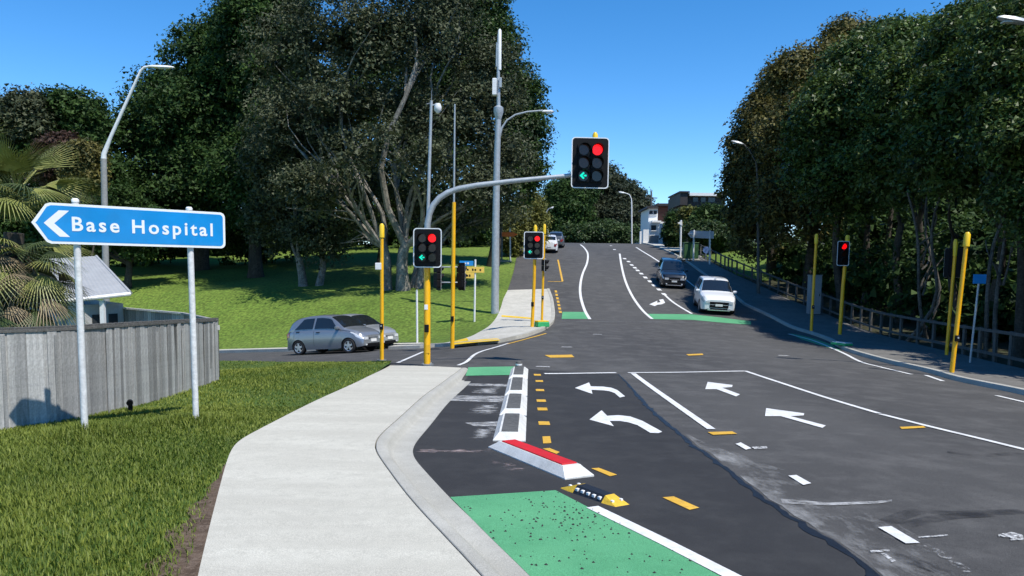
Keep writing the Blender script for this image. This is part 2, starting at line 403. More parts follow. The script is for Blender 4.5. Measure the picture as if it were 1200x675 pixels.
g = 2600.; mb = MB(); nseg = 24
mb.v = [(0,0,-5.)] + [(g*math.cos(2*math.pi*k/nseg), g*math.sin(2*math.pi*k/nseg), -5.) for k in range(nseg)]
mb.f = [(0, 1+k, 1+(k+1) % nseg) for k in range(nseg)]
tag(obj('ground', mb, grass_far), 'far green ground reaching to the horizon', 'ground', kind='structure')

# plan lines read off the photograph
PL = smoothline(GX([(232,675),(240,640),(251,596),(265,543),(271,528),(280,516),(310,500),(371,469),(428,443),(457,428.5)], Zn), 5)
PR = smoothline(GX([(563,675),(520,628),(481,587),(449,543),(440,530),(438.5,519),(446,508),(465,492),(497,463),(520,447),(541,431)], Zn), 6)
PL = [ext(PL[1], PL[0], 11)] + PL
PR = [ext(PR[1], PR[0], 11)] + PR
PL = soften(PL, .3, 10); PR = soften(PR, .22, 22)
NE = GX([(459,425.5),(430,426),(380,426),(330,425.5),(258,424)], Zr); NE.append(ext(NE[-2], NE[-1], 24))
FK = GX([(600,399),(585,402),(560,404.5),(528,406),(489,407),(463,407.3),(400,409.8),(340,412),(258,413.8)], Zr); FK.append(ext(FK[-3], FK[-1], 22))
CORNER = smoothline(GX([(600,399),(613,396.5),(627,392),(638,387.5),(647,381),(650,374),(650,366),(648,352),(645,340),(643,327),(641.5,316),(641,308)]), 4)
LEFT_EDGE = CORNER + [(3.1,78),(4.2,88),(5.6,100),(7.4,116),(12,150)]
RK_far = [(22,150),(17.6,116),(16.2,100),(15.75,91.6),(15.2,78),(15.05,66.6),(14.8,58),(14.65,51)]
RK_near = GX([(872,358),(900,371),(925,384),(950,392),(971,400),(990,411),(1033,424),(1088,437),(1121,446.5),(1186,460),(1215,467)])
RK = RK_far + smoothline(RK_near, 4); RK.append(ext(RK[-3], RK[-1], 30))


road_poly = [(PR[0][0]-.1, PR[0][1])] + [(p[0]+.0, p[1]) for p in PR[1:]] + [PL[-1], (-4.6,21.0), (-12,27.6), (-30,44.5)] \
    + [(-31,51.5)] + [(p[0]-.2, p[1]+.5) for p in reversed(FK[1:])] + [(p[0]-.45, p[1]+.1) for p in LEFT_EDGE] + [(p[0]+.5, p[1]) for p in RK]
road = patch('road', road_poly, Zr, .75, asph_old, kind='structure')
tag(road, 'dark asphalt road running uphill through the junction', 'road')

verge_poly = PL + NE + [(-34, 34), (-34,-6)]
verge = patch('grass_verge', verge_poly, Zv, .6, grass_soil, kind='structure')
tag(verge, 'grass verge between the footpath and the timber fence', 'grass')
hill_poly = [(p[0]-.03, p[1]+.1) for p in FK[1:]][::-1] + [(p[0]-.12, p[1]+.02) for p in LEFT_EDGE] + [(6,160), (-95,160), (-95,90)]
hill = patch('hillside', hill_poly, Zh, 1.3, grass_far, kind='structure')
tag(hill, 'mown grass park slope rising beyond the side road', 'hill')
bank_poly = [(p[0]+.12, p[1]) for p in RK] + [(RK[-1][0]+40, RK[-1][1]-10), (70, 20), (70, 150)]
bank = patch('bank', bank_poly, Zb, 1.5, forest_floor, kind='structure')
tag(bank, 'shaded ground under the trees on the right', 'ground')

# near footpath with kerb and channel
fp = patch('footpath', PL + PR[::-1], Zn, .35, concrete, skirt=.16, kind='structure', off=.004)
tag(fp, 'pale new concrete footpath in the foreground', 'footpath')
prof = [(.014,-.1),(.014,.0),(.020,.006),(.10,.006),(.135,-.008),(.165,-.035),(.195,-.093),(.225,-.108),(.46,-.108),(.46,-.2)]
kb = sweep('kerb', resample(PR, .4), prof, Zn, kerb_mat, side=1, kind='structure')
tag(kb, 'concrete kerb and channel beside the near footpath', 'kerb')
near = [p for p in PL if p[1] < 8.2]; wdt = lambda y: .30*float(1-sst(5.0, 8.2, y)) + .02
soil_worn = worn('worn_soil', (.085,.058,.038), .42, .14, 9, .95)
_ny = np.array(near)
patch('soil_strip', near + [(p[0]-wdt(p[1])*(1+.25*math.sin(p[1]*9)), p[1]) for p in reversed(near)], Zv, .14, soil, parent=verge, off=.012)

# newer asphalt on the near side of the crack, and the sealed crack itself
Zp7 = lambda a, b: (760 + a*.4074, 400 + b*.4074)
SEAM = GX([(724.6,438.7),(735,449),(749,465),(764,482)] + [Zp7(*q) for q in ((0,190),(60,243),(95,270),(130,303),(165,322),(200,352),(232,372),(262,402),(300,428),(330,456),(365,474),(400,503),(440,523),(470,547),(520,574),(560,601),(600,628),(650,676))])
seam_ext = ext(SEAM[-2], SEAM[-1], 9)
new_poly = [tuple(Vector(p)+Vector((.3,0))) for p in PR[:-1]] + [GX([(549,431)])[0]] + GX([(605,430.5),(637,434)]) + SEAM + [seam_ext]
patch('new_asphalt', new_poly, Zr, .5, asph_new, parent=road, off=.005)
sl = resample(SEAM, .16) + resample([SEAM[-1], seam_ext], .2); rr = random.Random(3)
left = []; right = []
for i, p in enumerate(sl):
    t = (Vector(sl[min(i+1, len(sl)-1)]) - Vector(sl[max(i-1, 0)])).normalized(); nn = Vector((-t.y, t.x)); s_ = min(1, .35 + i/45)
    left.append(tuple(Vector(p) + nn*rr.uniform(.008,.04)*s_)); right.append(tuple(Vector(p) - nn*rr.uniform(.02,.075)*s_))
patch('crack_sealant', left + right[::-1], Zr, .3, sealant, parent=road, off=.009)
# pale dust ground into the old asphalt along the crack
dust = worn('pale_dust', (.30,.30,.295), .56, .16, 3.0, .95, stretch=(1,.45,1))
dl = [tuple(Vector(p)+Vector((.06,0))) for p in SEAM[6:]] + [seam_ext]
dr = [tuple(Vector(p)+Vector((.10+.75*min(1, i/5), 0))) for i, p in enumerate(SEAM[6:])] + [tuple(Vector(seam_ext)+Vector((1.1,0)))]
_dl = np.array(dl); 
def _dfade(x, y):
    xl = np.interp(y, _dl[::-1,1], _dl[::-1,0]); return np.clip((x-xl)/.8, 0, 1)*.22
patch('dust_band', dl + dr[::-1], Zr, .3, dust, parent=road, off=.007, fade=_dfade)
streak = GX([Zp7(*q) for q in ((380,455),(520,466),(650,462),(700,457),(700,463),(655,469),(520,474),(385,468))])
patch('dust_streak', streak, Zr, .3, worn('dust_streak', (.36,.36,.355), .46, .16, 6, .95), parent=road, off=.008)

# ------------------------------------------------------------------ paint on the road
def mark(name, pix, mat, off=.012, res=.45, parent=None): return patch(name, GX(pix), Zr, res, mat, parent=parent or road, off=off)
def pline(name, pix, w, mat=None, off=.012, sm=True, parent=None, w2=None):
    ln = GX(pix); ln = smoothline(ln, 5) if sm and len(ln) > 2 else ln
    return patch(name, strip_poly(resample(ln, .8), w, w2), Zr, .5, mat or white_paint, parent=parent or road, off=off)
white_worn = worn('worn_white_paint', (.62,.62,.61), .50, .10, 26)
white_dusty = worn('dusty_white_paint', (.66,.66,.65), .56, .2, 7, stretch=(.8,1.6,1))
pink_dusty = worn('pink_dust', (.52,.40,.38), .62, .2, 6, stretch=(.8,1.6,1))
pline('stop_line', [(638,438.3),(722,437.2)], .16)
pline('stop_line', [(736,437.2),(800,436.6),(873,435.2)], .13)
pline('lane_line', [(742,438),(776,463),(800,480),(833.5,503.5)], .13)
pline('lane_line', [(873,435),(915,449),(970,467),(1030,485)], .12)
pline('lane_line', [(1032,485.8),(1090,500.5),(1150,515),(1215,531)], .12)
for q in ([(250,297),(265,293),(296,310),(280,314)], [(402,389),(425,387),(468,411),(445,416)], [(660,538),(698,535),(780,583),(740,585)]):
    mark('lane_dash', [Zp7(*a) for a in q], white_paint)
mark('paint_remnant', [Zp7(*a) for a in ((296,306),(340,304),(342,310),(305,312))], white_worn)
mark('paint_remnant', [Zp7(*a) for a in ((775,566),(860,559),(862,563),(778,569))], white_worn)
mark('paint_remnant', [Zp7(*a) for a in ((637,605),(692,603),(694,608),(640,611))], white_worn)
mark('paint_remnant', [Zp7(*a) for a in ((668,614),(680,613),(711,635),(700,639))], white_worn)
mark('paint_remnant', [Zp7(*a) for a in ((1005,558),(1045,552),(1076,560),(1080,575),(1042,576),(1040,567),(1008,566))], white_worn)
mark('paint_remnant', [Zp7(*a) for a in ((790,590),(830,600),(940,668),(905,668))], worn('faint_white_paint', (.5,.5,.49), .60, .1, 18))
for q in (((170,118),(242,127),(240,133),(212,135),(263,154),(252,160),(196,139),(163,139)), ((338,194),(448,209),(446,215),(408,217),(510,244),(500,251),(380,217),(335,217))):
    mark('straight_arrow', [Zp7(*a) for a in q], white_paint)
Zp6 = lambda a, b: (480 + a*.4076, 400 + b*.4076)
Zp6b = lambda a, b: (570 + a*.2817, 420 + b*.2817)
mark('turn_arrow', [Zp6b(*a) for a in ((368,125),(427,102),(434,118),(490,120),(520,124),(545,134),(577,160),(555,165),(533,146),(510,138),(488,135),(437,133),(441,150))], white_paint)
mark('turn_arrow', [Zp6(*a) for a in ((517,227),(552,200),(568,216),(600,214),(635,218),(670,231),(726,262),(716,266),(692,265),(655,243),(630,235),(605,231),(575,231),(587,246))], white_paint)
# yellow dashes
for (a, b) in ((212,70),(220,96),(223,134),(228,178),(233,213),(240,272)):
    c = G(*Zp6b(a, b)); h = .085
    patch('yellow_dot', [(c.x-h, c.y-.16), (c.x+h, c.y-.16), (c.x+h, c.y+.16), (c.x-h, c.y+.16)], Zr, .3, yellow_paint, parent=road, off=.012)
mark('yellow_dash', [Zp6b(*a) for a in ((233,328),(265,327),(270,356),(236,357))], yellow_paint)
mark('yellow_dash', [Zp6b(*a) for a in ((234,379),(262,376),(305,393),(292,401))], yellow_paint)
mark('yellow_dash', [Zp6b(*a) for a in ((436,461),(468,459),(544,488),(514,494))], yellow_paint)
mark('yellow_dash', [Zp7(*a) for a in ((40,452),(72,449),(146,482),(118,488))], yellow_paint)
mark('yellow_dash', [Zp7(*a) for a in ((170,263),(240,261),(255,268),(185,271))], yellow_paint)
mark('yellow_dash', [Zp7(*a) for a in ((722,248),(790,245),(798,250),(728,254))], yellow_paint)
mark('yellow_dash', [Zp7(*a) for a in ((108,38),(155,36),(158,40),(115,42))], yellow_paint)
mark('yellow_dash', [(638,416.5),(670,416),(673,419),(645,419.5)], yellow_paint)
for x, y in ((636,430),(664,407),(918,417),(700,392)):
    c = G(x, y); patch('paint_fleck', [(c.x-.2, c.y-.12), (c.x+.2, c.y-.1), (c.x+.18, c.y+.12), (c.x-.16, c.y+.1)], Zr, .3, white_worn, parent=road, off=.012)
# tyre scuffs on the old asphalt
scuff = worn('tyre_scuff', (.022,.022,.024), .60, .22, 2.2, .8)
for pts in (((1040,612),(1075,600),(1120,602),(1200,600)),((1060,616),(1110,606),(1160,603)),((1110,530),(1150,534),(1200,531)),((1010,640),(1060,655),(1110,672))):
    pline('tyre_scuff', pts, .16, scuff, off=.006)
# near cycle lane
cyc_l = GX([(527.5,584),(575,632),(619,675)]); cyc_r = GX([(651,576),(700,601.5),(780,643),(838,674)])
cyc = cyc_l + [ext(cyc_l[1], cyc_l[2], 8)] + [ext(cyc_r[2], cyc_r[3], 8)] + cyc_r[::-1]
green = patch('cycle_lane_surface', cyc, Zr, .4, green_paint, parent=road, off=.014)
wl_ = GX([(694,596),(780,638),(852,675)]); wl_.append(ext(wl_[1], wl_[2], 8))
patch('lane_line', strip_poly(resample(wl_, .5), .13), Zr, .4, white_paint, parent=road, off=.019)
# bitumen chips dropped on the green
mb = MB(); rr = random.Random(5)
for i in range(260):
    if i < 150: c = G(rr.gauss(665, 38), rr.gauss(606, 16))
    else: c = G(rr.uniform(540, 830), rr.uniform(585, 674))
    if not inside(np.array([[c.x, c.y]]), cyc)[0]: continue
    s_ = rr.uniform(.005, .016); a0 = rr.uniform(0, 6); z = c.z + .0145
    k = [(c.x + s_*rr.uniform(.5,1.2)*math.cos(a0+j*1.257), c.y + s_*rr.uniform(.5,1.2)*math.sin(a0+j*1.257)) for j in range(5)]
    mb.add([(x, y, z) for x, y in k] + [(c.x, c.y, z + s_*.9)], [(0,1,5),(1,2,5),(2,3,5),(3,4,5),(4,0,5)])
ch = obj('bitumen_chips', mb, asph_new, road); ch['kind'] = 'stuff'
mark('cycle_lane_surface', [(549,431),(603.5,430),(601,440),(545.5,441)], green_paint, off=.014)
# pedestrian bars and dust in the cycle lane
mark('crossing_bar', [Zp6(*a) for a in ((150,122),(285,124),(283,131),(147,128))], white_dusty, off=.010)
mark('crossing_bar', [Zp6(*a) for a in ((122,157),(275,158),(272,177),(118,172))], white_dusty, off=.010)
mark('crossing_bar', [Zp6(*a) for a in ((160,236),(255,232),(252,246),(185,245))], white_dusty, off=.010)
def smear(pix, mat, amt=.34, wid=.35, base=-.03):
    pl = GX(pix); pl2 = resample(pl, .12, True)
    patch('dust_smear', pl, Zr, .12, mat, parent=road, off=.008, fade=lambda x, y: base + amt*(1-np.clip(edgedist(np.c_[x, y], pl2)/wid, 0, 1)))
for (y0, y1, x0) in ((131,154,175),(180,214,165),(246,287,160)):
    smear([Zp6(*a) for a in ((x0,y0+4),(282,y0-6),(272,y1+2),(x0-18,y1-2))], white_dusty)
smear([Zp6(*a) for a in ((185,335),(262,316),(345,352),(415,400),(340,402),(260,380),(190,352))], pink_dusty)
smear([Zp6(*a) for a in ((0,310),(258,310),(264,323),(5,324))], pink_dusty, .25, .12, -.06)
# junction and far leg
pline('crossing_line', [(466,425.5),(481,419),(496,412.5)], .12, sm=False)
pline('crossing_line', [(537,428.5),(547,424),(556,416),(566,411.5),(580,407.5),(596,402.5)], .10)
Zp4 = lambda a, b: (640 + a*.2667, 220 + b*.2667)
pline('lane_line', [Zp4(*a) for a in ((150,250),(172,270),(183,292),(180,330),(160,380),(150,430),(152,480),(170,540),(192,578))], .16)
pline('lane_line', [Zp4(*a) for a in ((323,290),(330,335),(345,400),(375,470),(420,535),(465,577))], .16)
pline('lane_line', [Zp4(*a) for a in ((517,467),(560,505),(640,554))], .15)
pline('edge_line', [Zp4(*a) for a in ((395,262),(430,284),(500,328))], .15)
pline('edge_line', [Zp4(*a) for a in ((560,362),(640,425),(660,440))], .12)
for a, b in ((285,255),(300,272),(345,312),(362,325),(376,340),(390,352),(402,364),(418,378),(436,395),(456,412),(474,430),(496,448),(518,468)):
    c = G(*Zp4(a, b)); patch('lane_dot', [(c.x-.14,c.y-.4),(c.x+.14,c.y-.4),(c.x+.14,c.y+.4),(c.x-.14,c.y+.4)], Zr, .5, white_paint, parent=road, off=.012)
mark('turn_arrow', [Zp4(*a) for a in ((453,513),(489,497),(487,506),(503,504),(496,493),(514,490),(523,506),(508,513),(488,515),(478,521))], white_paint)
mark('cycle_lane_surface', [Zp4(*a) for a in ((72,546),(172,547),(187,577),(68,577))], green_paint, off=.010)
mark('cycle_lane_surface', [Zp4(*a) for a in ((445,555),(560,556),(640,557),(760,570),(900,588),(900,603),(760,592),(640,581),(470,578))], green_paint, off=.010)
mark('cycle_lane_surface', [(926,391),(940,393.5),(960,399),(975,404.5),(986,411.5),(965,406),(940,398)], green_paint, off=.010)
pline('edge_line', [(924,391.5),(955,400),(986,413),(1008,424),(1030,430),(1068,439)], .12)
pline('edge_line', [(1085,440),(1105,447)], .12); pline('edge_line', [(1168,464),(1215,475)], .12)
pline('edge_line', [Zp4(*a) for a in ((840,480),(880,485))], .14)
pline('yellow_line', [Zp4(*a) for a in ((52,317),(62,365),(72,412))], .13, yellow_paint, sm=False)
pline('yellow_line', [Zp4(*a) for a in ((5,412),(72,413))], .15, yellow_paint, sm=False)
for k in range(7):
    a, b = 42 + k*3.2, 452 + k*15; pline('yellow_dash', [Zp4(a, b), Zp4(a+2.2, b+9)], .15, yellow_paint, sm=False)
pline('yellow_line', [(594,397.5+6),(613,398.5),(640,391)], .10, yellow_paint)
pline('tar_line', [(655,376.5),(720,377.5),(800,378),(870,383)], .10, worn('old_tar_line', (.16,.16,.16), .42, .1, 10))

# far-left concrete footpath and its kerb
FB = GX([(455,406.2),(509,403.5),(545,396.5),(560,390),(572,383),(582,371.6),(587,360),(590,350),(595,340)], Zp)
FF = GX([(644,340.5),(648,352),(650,366),(650,374),(647,380.5),(638,387),(627,391.5),(613,396),(600,398.6),(585,401.4),(560,403.8),(528,405.8),(489,407.4),(463,408)], Zr)
far_poly = smoothline(FB, 3) + smoothline(FF, 3)
ffp = patch('footpath', far_poly, Zp, .6, concrete_old, skirt=.2, kind='structure', off=.006)
tag(ffp, 'concrete footpath curving round the far left corner', 'footpath')
kb2 = sweep('kerb', resample(FK[::-1][:-1] + smoothline(FF[::-1][6:], 3), .7), [(-.02,-.2),(-.02,.14),(-.17,.145),(-.17,-.2)], lambda x, y: Zr(x, y), kerb_mat, kind='structure')
tag(kb2, 'concrete kerb along the far side of the side road', 'kerb')
# white strip of footpath along the far side of the side road
strip_far = [(p[0]-.05, p[1]+.15) for p in FK[4:]]; strip_far2 = [(p[0]+.1, p[1]+1.35) for p in FK[4:]]
sp = patch('footpath', strip_far + strip_far2[::-1], Zp, .8, concrete, off=.02, skirt=.1, kind='structure')
tag(sp, 'narrow pale footpath behind the silver hatchbacks', 'footpath')
AP = GX([(595,340),(602,318),(605,303),(608,293)], Zp); AP2 = [(p[0]-.0, p[1]) for p in LEFT_EDGE if p[1] > FF[0][1]]
af = patch('footpath', AP + [(1.6,92),(3.4,106)] + [(p[0]-.1, p[1]) for p in AP2 if p[1] < 106][::-1], Zp, 1.0, asph_path, skirt=.25, kind='structure')
tag(af, 'dark asphalt footpath climbing beside the road on the left', 'footpath')
# right footpath
RB = [(17.3,60),(17.9,54),(18.1,48),(18.1,44)] + GX([(1052,397.5),(1125,415),(1200,432.5)], Zp)
RB = [(17.1,71),(17.1,64)] + RB + [ext(RB[-2], RB[-1], 12)]
rk2 = [p for p in RK if 5 < p[1] < 72]
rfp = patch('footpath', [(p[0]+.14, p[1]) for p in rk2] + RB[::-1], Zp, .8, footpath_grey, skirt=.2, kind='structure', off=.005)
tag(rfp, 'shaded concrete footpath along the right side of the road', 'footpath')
kb3 = sweep('kerb', resample(RK, .8), [(0,-.2),(0,.05),(-.03,.12),(-.16,.132),(-.16,-.2)], Zr, kerb_mat, kind='structure')
tag(kb3, 'concrete kerb along the right side of the road', 'kerb')
rf2 = patch('footpath', [(p[0]+.14, p[1]) for p in RK if 70 < p[1] < 120] + [(17.2,70),(17.6,80),(18.3,92),(19.6,108),(20.5,118)], Zp, 1.2, concrete_old, skirt=.2, kind='structure', off=.012)
tag(rf2, 'grey footpath climbing beside the green cabinet', 'footpath')
lawn = patch('lawn', [(17.4,60),(17.4,74),(24,76),(24,70),(21.5,60),(18.3,57)], lambda x, y: Zb(x, y) + .10*(np.asarray(x)-17.4)*sst(57,66,y), 1.2, grass_far, off=.05, skirt=.6, kind='structure')
tag(lawn, 'sunlit strip of lawn below the large sign on the right', 'lawn')
# tactile warning pads, yellow and green
def padz(pix, mat, name, off=.012, zf=Zp): return patch(name, GX(pix, zf), zf, .5, mat, off=off, parent=ffp)
pad_y = pmat('yellow_tactile', (.75,.48,.02), .6, var=.1); pad_g = pmat('green_pad', (.03,.36,.12), .6, var=.12)
padz([(531,404.4),(532,401.4),(584,396.7),(586,399.4)], pad_y, 'tactile_pad', zf=lambda x, y: Zp(x, y))
padz([(531,400.2),(547,396.5),(549,399),(540,401.2),(532,401.2)], pad_y, 'tactile_pad', off=.016)
padz([(588,369.5),(623,372.6),(623,374.2),(587.5,371.4)], pad_y, 'tactile_pad')
# ================================================================== SIGNS, POLES, SIGNALS
def local(root):
    """map a world point to the root's local frame (yaw only)"""
    L = Vector(root.location); R = Matrix.Rotation(-root.rotation_euler[2], 3, 'Z')
    return lambda p: R @ (Vector(p) - L)
def textmesh(name, body, size, mat, parent, M, bold=.0, space=1.0, depth=.002, align='LEFT', sx=1.0):
    c = bpy.data.curves.new(name, 'FONT'); c.body = body; c.size = size; c.offset = bold; c.space_character = space; c.extrude = depth
    c.align_x = align; c.resolution_u = 3
    t = bpy.data.objects.new(name, c); COL.objects.link(t); dg = bpy.context.evaluated_depsgraph_get(); dg.update()
    me = bpy.data.meshes.new_from_object(t.evaluated_get(dg)); bpy.data.objects.remove(t); bpy.data.curves.remove(c)
    for v in me.vertices: v.co = M(v.co.x*sx, v.co.y, v.co.z)
    me.materials.clear(); me.materials.append(mat); me.name = name
    return link(bpy.data.objects.new(name, me), parent)
def hbar(x, y0, y1): return None

sign_blue = pmat('blue_sign_sheeting', (.0,.235,.60), .35, var=.12, vscale=2.2, coat=.2)
sign_white = pmat('white_sign_sheeting', (.78,.79,.80), .35)
sign_yellow = pmat('yellow_sign_sheeting', (.80,.52,.09), .4, var=.06)
sign_back = pmat('grey_sign_back', (.46,.48,.50), .6, var=.1)
orange_sheet = pmat('orange_sheeting', (.92,.2,.03), .5, var=.1)

# ---- blue hospital direction sign
p1 = G(100, 513, Zv); p2 = G(230, 497, Zv)
t1 = W(88, 233, p1.y); t2 = W(221.5, 243, p2.y)
root = thing('direction_sign', 'blue Base Hospital arrow sign on two white posts beside the fence', 'sign', tuple(p1))
Lc = local(root)
for (b, t) in ((p1, t1), (p2, t2)):
    mbp = MB(); b0 = Lc(b); t0 = Lc(t); ax = (t0-b0)
    mbp.tube([b0 + Vector((0,0,-.2)), b0 + ax*.5, t0 - ax*.012], .042, 14); po = obj('post', mbp, pmat('scuffed_white_paint', (.66,.66,.65), .5, var=.16, vscale=14, bump=.25, bscale=30), root, True)
    mc = MB(); mc.tube([t0 - ax*.014, t0 - ax*.004, t0 + ax*.002], [.046,.046,.03], 14); obj('post_cap', mc, white_metal, po, True)
# panel plane: through the fronts of both posts
def on_panel(px, py):
    a = Vector((p1.x, p1.y)); b = Vector((p2.x, p2.y)); r = ray(px, py); r = r / r[1]
    a2 = a + Vector((0,-.07)); b2 = b + Vector((0,-.07)); d2 = b2 - a2
    # solve r.x*d = a2.x + s*d2.x ; d = a2.y + s*d2.y
    s_ = (a2.x - r[0]*a2.y) / (r[0]*d2.y - d2.x); d = a2.y + s_*d2.y
    return Vector((r[0]*d, d, CAMZ + r[2]*d))
tip, TL, TR, BR, BL = [on_panel(*q) for q in ((36.5,261),(54,238),(264,248.5),(263.5,292),(58,284.5))]
ex = ((TR - TL) + (BR - BL)).normalized(); ez = ((TL - BL) + (TR - BR)); ez = (ez - ex*ez.dot(ex)).normalized(); en = -ex.cross(ez)     # en points away from the camera
H_ = ((TL-BL).dot(ez) + (TR-BR).dot(ez))/2; cen = (TL+TR+BR+BL)/4; w_r = ((TR-cen).dot(ex)+(BR-cen).dot(ex))/2; w_l = ((TL-cen).dot(ex)+(BL-cen).dot(ex))/2; w_t = (tip-cen).dot(ex)
def MP(u, v, w): return Lc(cen + ex*u + ez*v - en*w)
def arrow_outline(k):
    r = .07 - k*.6; hh = H_/2 - k; out = []
    rr_ = max(.02, r)
    for (cx, cy, a0, a1) in ((w_r-k-rr_, -hh+rr_, -90, 0), (w_r-k-rr_, hh-rr_, 0, 90)):
        for j in range(6): a = math.radians(a0 + (a1-a0)*j/5); out.append((cx + rr_*math.cos(a), cy + rr_*math.sin(a)))
    out += [(w_l+.03+k*.35, hh), (w_l-.02+k*.5, hh-.02), (w_t+k*1.45+.015, .02), (w_t+k*1.4, 0), (w_t+k*1.45+.015, -.02), (w_l-.02+k*.5, -hh+.02), (w_l+.03+k*.35, -hh)]
    return out
pn = obj('panel', MB().prism(arrow_outline(0), -.004, .004, MP), sign_white, root)
obj('panel_face', MB().prism(arrow_outline(.032), .0045, .0065, MP), sign_blue, pn)
cx0 = (on_panel(51, 260)-cen).dot(ex); chw = .115; chh = .165
obj('chevron', MB().prism([(cx0, 0), (cx0+.17, chh), (cx0+.17+chw, chh), (cx0+chw, 0), (cx0+.17+chw, -chh), (cx0+.17, -chh)], .0068, .0085, MP), sign_white, pn)
tx = (on_panel(84, 261)-cen).dot(ex); tx2 = (on_panel(249, 270)-cen).dot(ex)
tm = textmesh('lettering', 'Base Hospital', .25, sign_white, pn, lambda u, v, w: Lc(cen + ex*u + ez*v - en*(.0085+w)), bold=.005, space=1.28)
us = [(Vector(v.co) + Vector(root.location) - cen).dot(ex) for v in tm.data.vertices]; k = (tx2-tx)/(max(us)-min(us)); u0 = min(us)
for v in tm.data.vertices:
    w_ = Vector(v.co) + Vector(root.location); u = (w_-cen).dot(ex); v.co = v.co + ex*(tx + (u-u0)*k - u) - ez*.083
# one object for each letter
bm = bmesh.new(); bm.from_mesh(tm.data); bm.verts.ensure_lookup_table(); seen = set(); isl = []
for v in bm.verts:
    if v.index in seen: continue
    st_ = [v]; comp = []; seen.add(v.index)
    while st_:
        q = st_.pop(); comp.append(q)
        for e in q.link_edges:
            o_ = e.other_vert(q)
            if o_.index not in seen: seen.add(o_.index); st_.append(o_)
    us = [Vector(q.co).dot(ex) for q in comp]; isl.append([min(us), max(us), comp])
isl.sort(key=lambda q: q[0]); grp = []
for lo, hi, comp in isl:
    if grp and lo < grp[-1][1] - .004: grp[-1][1] = max(grp[-1][1], hi); grp[-1][2] += comp
    else: grp.append([lo, hi, list(comp)])
for lo, hi, comp in grp:
    ids = {v.index: i for i, v in enumerate(comp)}; m_ = MB(); m_.v = [tuple(v.co) for v in comp]
    m_.f = [tuple(ids[v.index] for v in f.verts) for f in bm.faces if f.verts[0].index in ids]; obj('letter', m_, sign_white, pn)
bm.free(); bpy.data.objects.remove(tm)
for (b, t) in ((p1, t1), (p2, t2)):
    for fz in (.28, .72):
        q = BL.lerp(TL, fz); z = q.z; c = Lc(Vector((b.x, b.y-.03, b.z))); u_ = (Vector((b.x,b.y,cen.z))-cen).dot(ex)
        m_ = MB(); pt = MP(u_, (fz-.5)*H_, -.03); m_.box(pt, (.12,.06,.04), math.atan2(ex.y, ex.x)); obj('bracket', m_, galv, root)

# ---- timber fence: palings on rails
fa = G(-60, 516, Zv); fl = [(-130,521,388),(-60,513,388.5),(0,505,387.5),(60,497,385.5),(120,486,382),(170,473,379),(205,463,377),(232,454,375.5),(255,446,374.5)]
fpts = [G(x, yb, Zv) for x, yb, yt in fl]; ftop = [W(x, yt, p.y).z for (x, yb, yt), p in zip(fl, fpts)]
line = smoothline([(p.x, p.y) for p in fpts], 8); seg = resample(line, .148)
cum = [0.]
for a, b in zip(fpts[:-1], fpts[1:]): cum.append(cum[-1] + (Vector(b[:2])-Vector(a[:2])).length)
root = thing('timber_fence', 'weathered grey timber paling fence bordering the verge', 'fence', tuple(fpts[4])); Lc = local(root)
rr = random.Random(21); pal = []
for i in range(3):
    m_ = MB(); m_.box((0,0,.5), (.138-.004*i,.02,1.0), ch=.004); pal.append(m_)
palm_mesh = []
dist = 0.
for i in range(len(seg)-1):
    a, b = Vector(seg[i]), Vector(seg[i+1]); c = (a+b)/2; dist += (b-a).length
    top = float(np.interp(dist-.07, cum, ftop)) - .035 + rr.uniform(-.012,.008); bot = float(Zv(c.x, c.y)) - .03
    if len(palm_mesh) < 3:
        o = obj('paling', pal[len(palm_mesh)], timber_grey, root); palm_mesh.append(o.data)
    else: o = link(bpy.data.objects.new('paling', palm_mesh[rr.randrange(3)]), root)
    an = math.atan2((b-a).y, (b-a).x)
    nrm = Vector((math.sin(an), -math.cos(an)))*rr.uniform(-.008,.010)
    lp = Lc((c.x+nrm.x, c.y+nrm.y, bot)); o.location = lp; o.rotation_euler = (rr.uniform(-.006,.006), rr.uniform(-.008,.008), an); o.scale = (1, 1, top-bot)
off_b = lambda t, d: Vector((-t.y, t.x))*d
cap = resample(line, .5); mb = MB(); Vp = []
def rail_on(pts, zs, w, h, name, mat, dz, side):
    for i in range(len(pts)-1):
        a, b = Vector(pts[i]), Vector(pts[i+1]); t = (b-a).normalized(); n_ = Vector((-t.y, t.x))*side; m_ = MB()
        vs = []
        for p, z in ((a, zs[i]), (b, zs[i+1])):
            for du, dv in ((-w/2,-h/2),(w/2,-h/2),(w/2,h/2),(-w/2,h/2)):
                q = p + n_ + Vector((-t.y, t.x))*du; vs.append(Lc((q.x, q.y, z+dz+dv)))
        m_.add(vs, [(0,1,2,3),(7,6,5,4),(0,4,5,1),(1,5,6,2),(2,6,7,3),(3,7,4,0)]); obj(name, m_, mat, root)
rp = resample(line, 1.9); rd = [0.]
for a, b in zip(rp[:-1], rp[1:]): rd.append(rd[-1] + (Vector(b)-Vector(a)).length)
rail_on(rp, [float(np.interp(d_, cum, ftop)) for d_ in rd], .10, .035, 'capping_rail', timber_dark, -.016, .02)
rail_on(rp, [float(np.interp(d_, cum, ftop)) for d_ in rd], .045, .09, 'rail', timber_dark, -.25, .045)
for p, d_ in zip(rp, rd):
    z = float(np.interp(d_, cum, ftop)); m_ = MB(); m_.box(Lc((p[0]-.05, p[1]+.08, z-.62)), (.1,.1,1.3)); obj('post', m_, timber_dark, root)
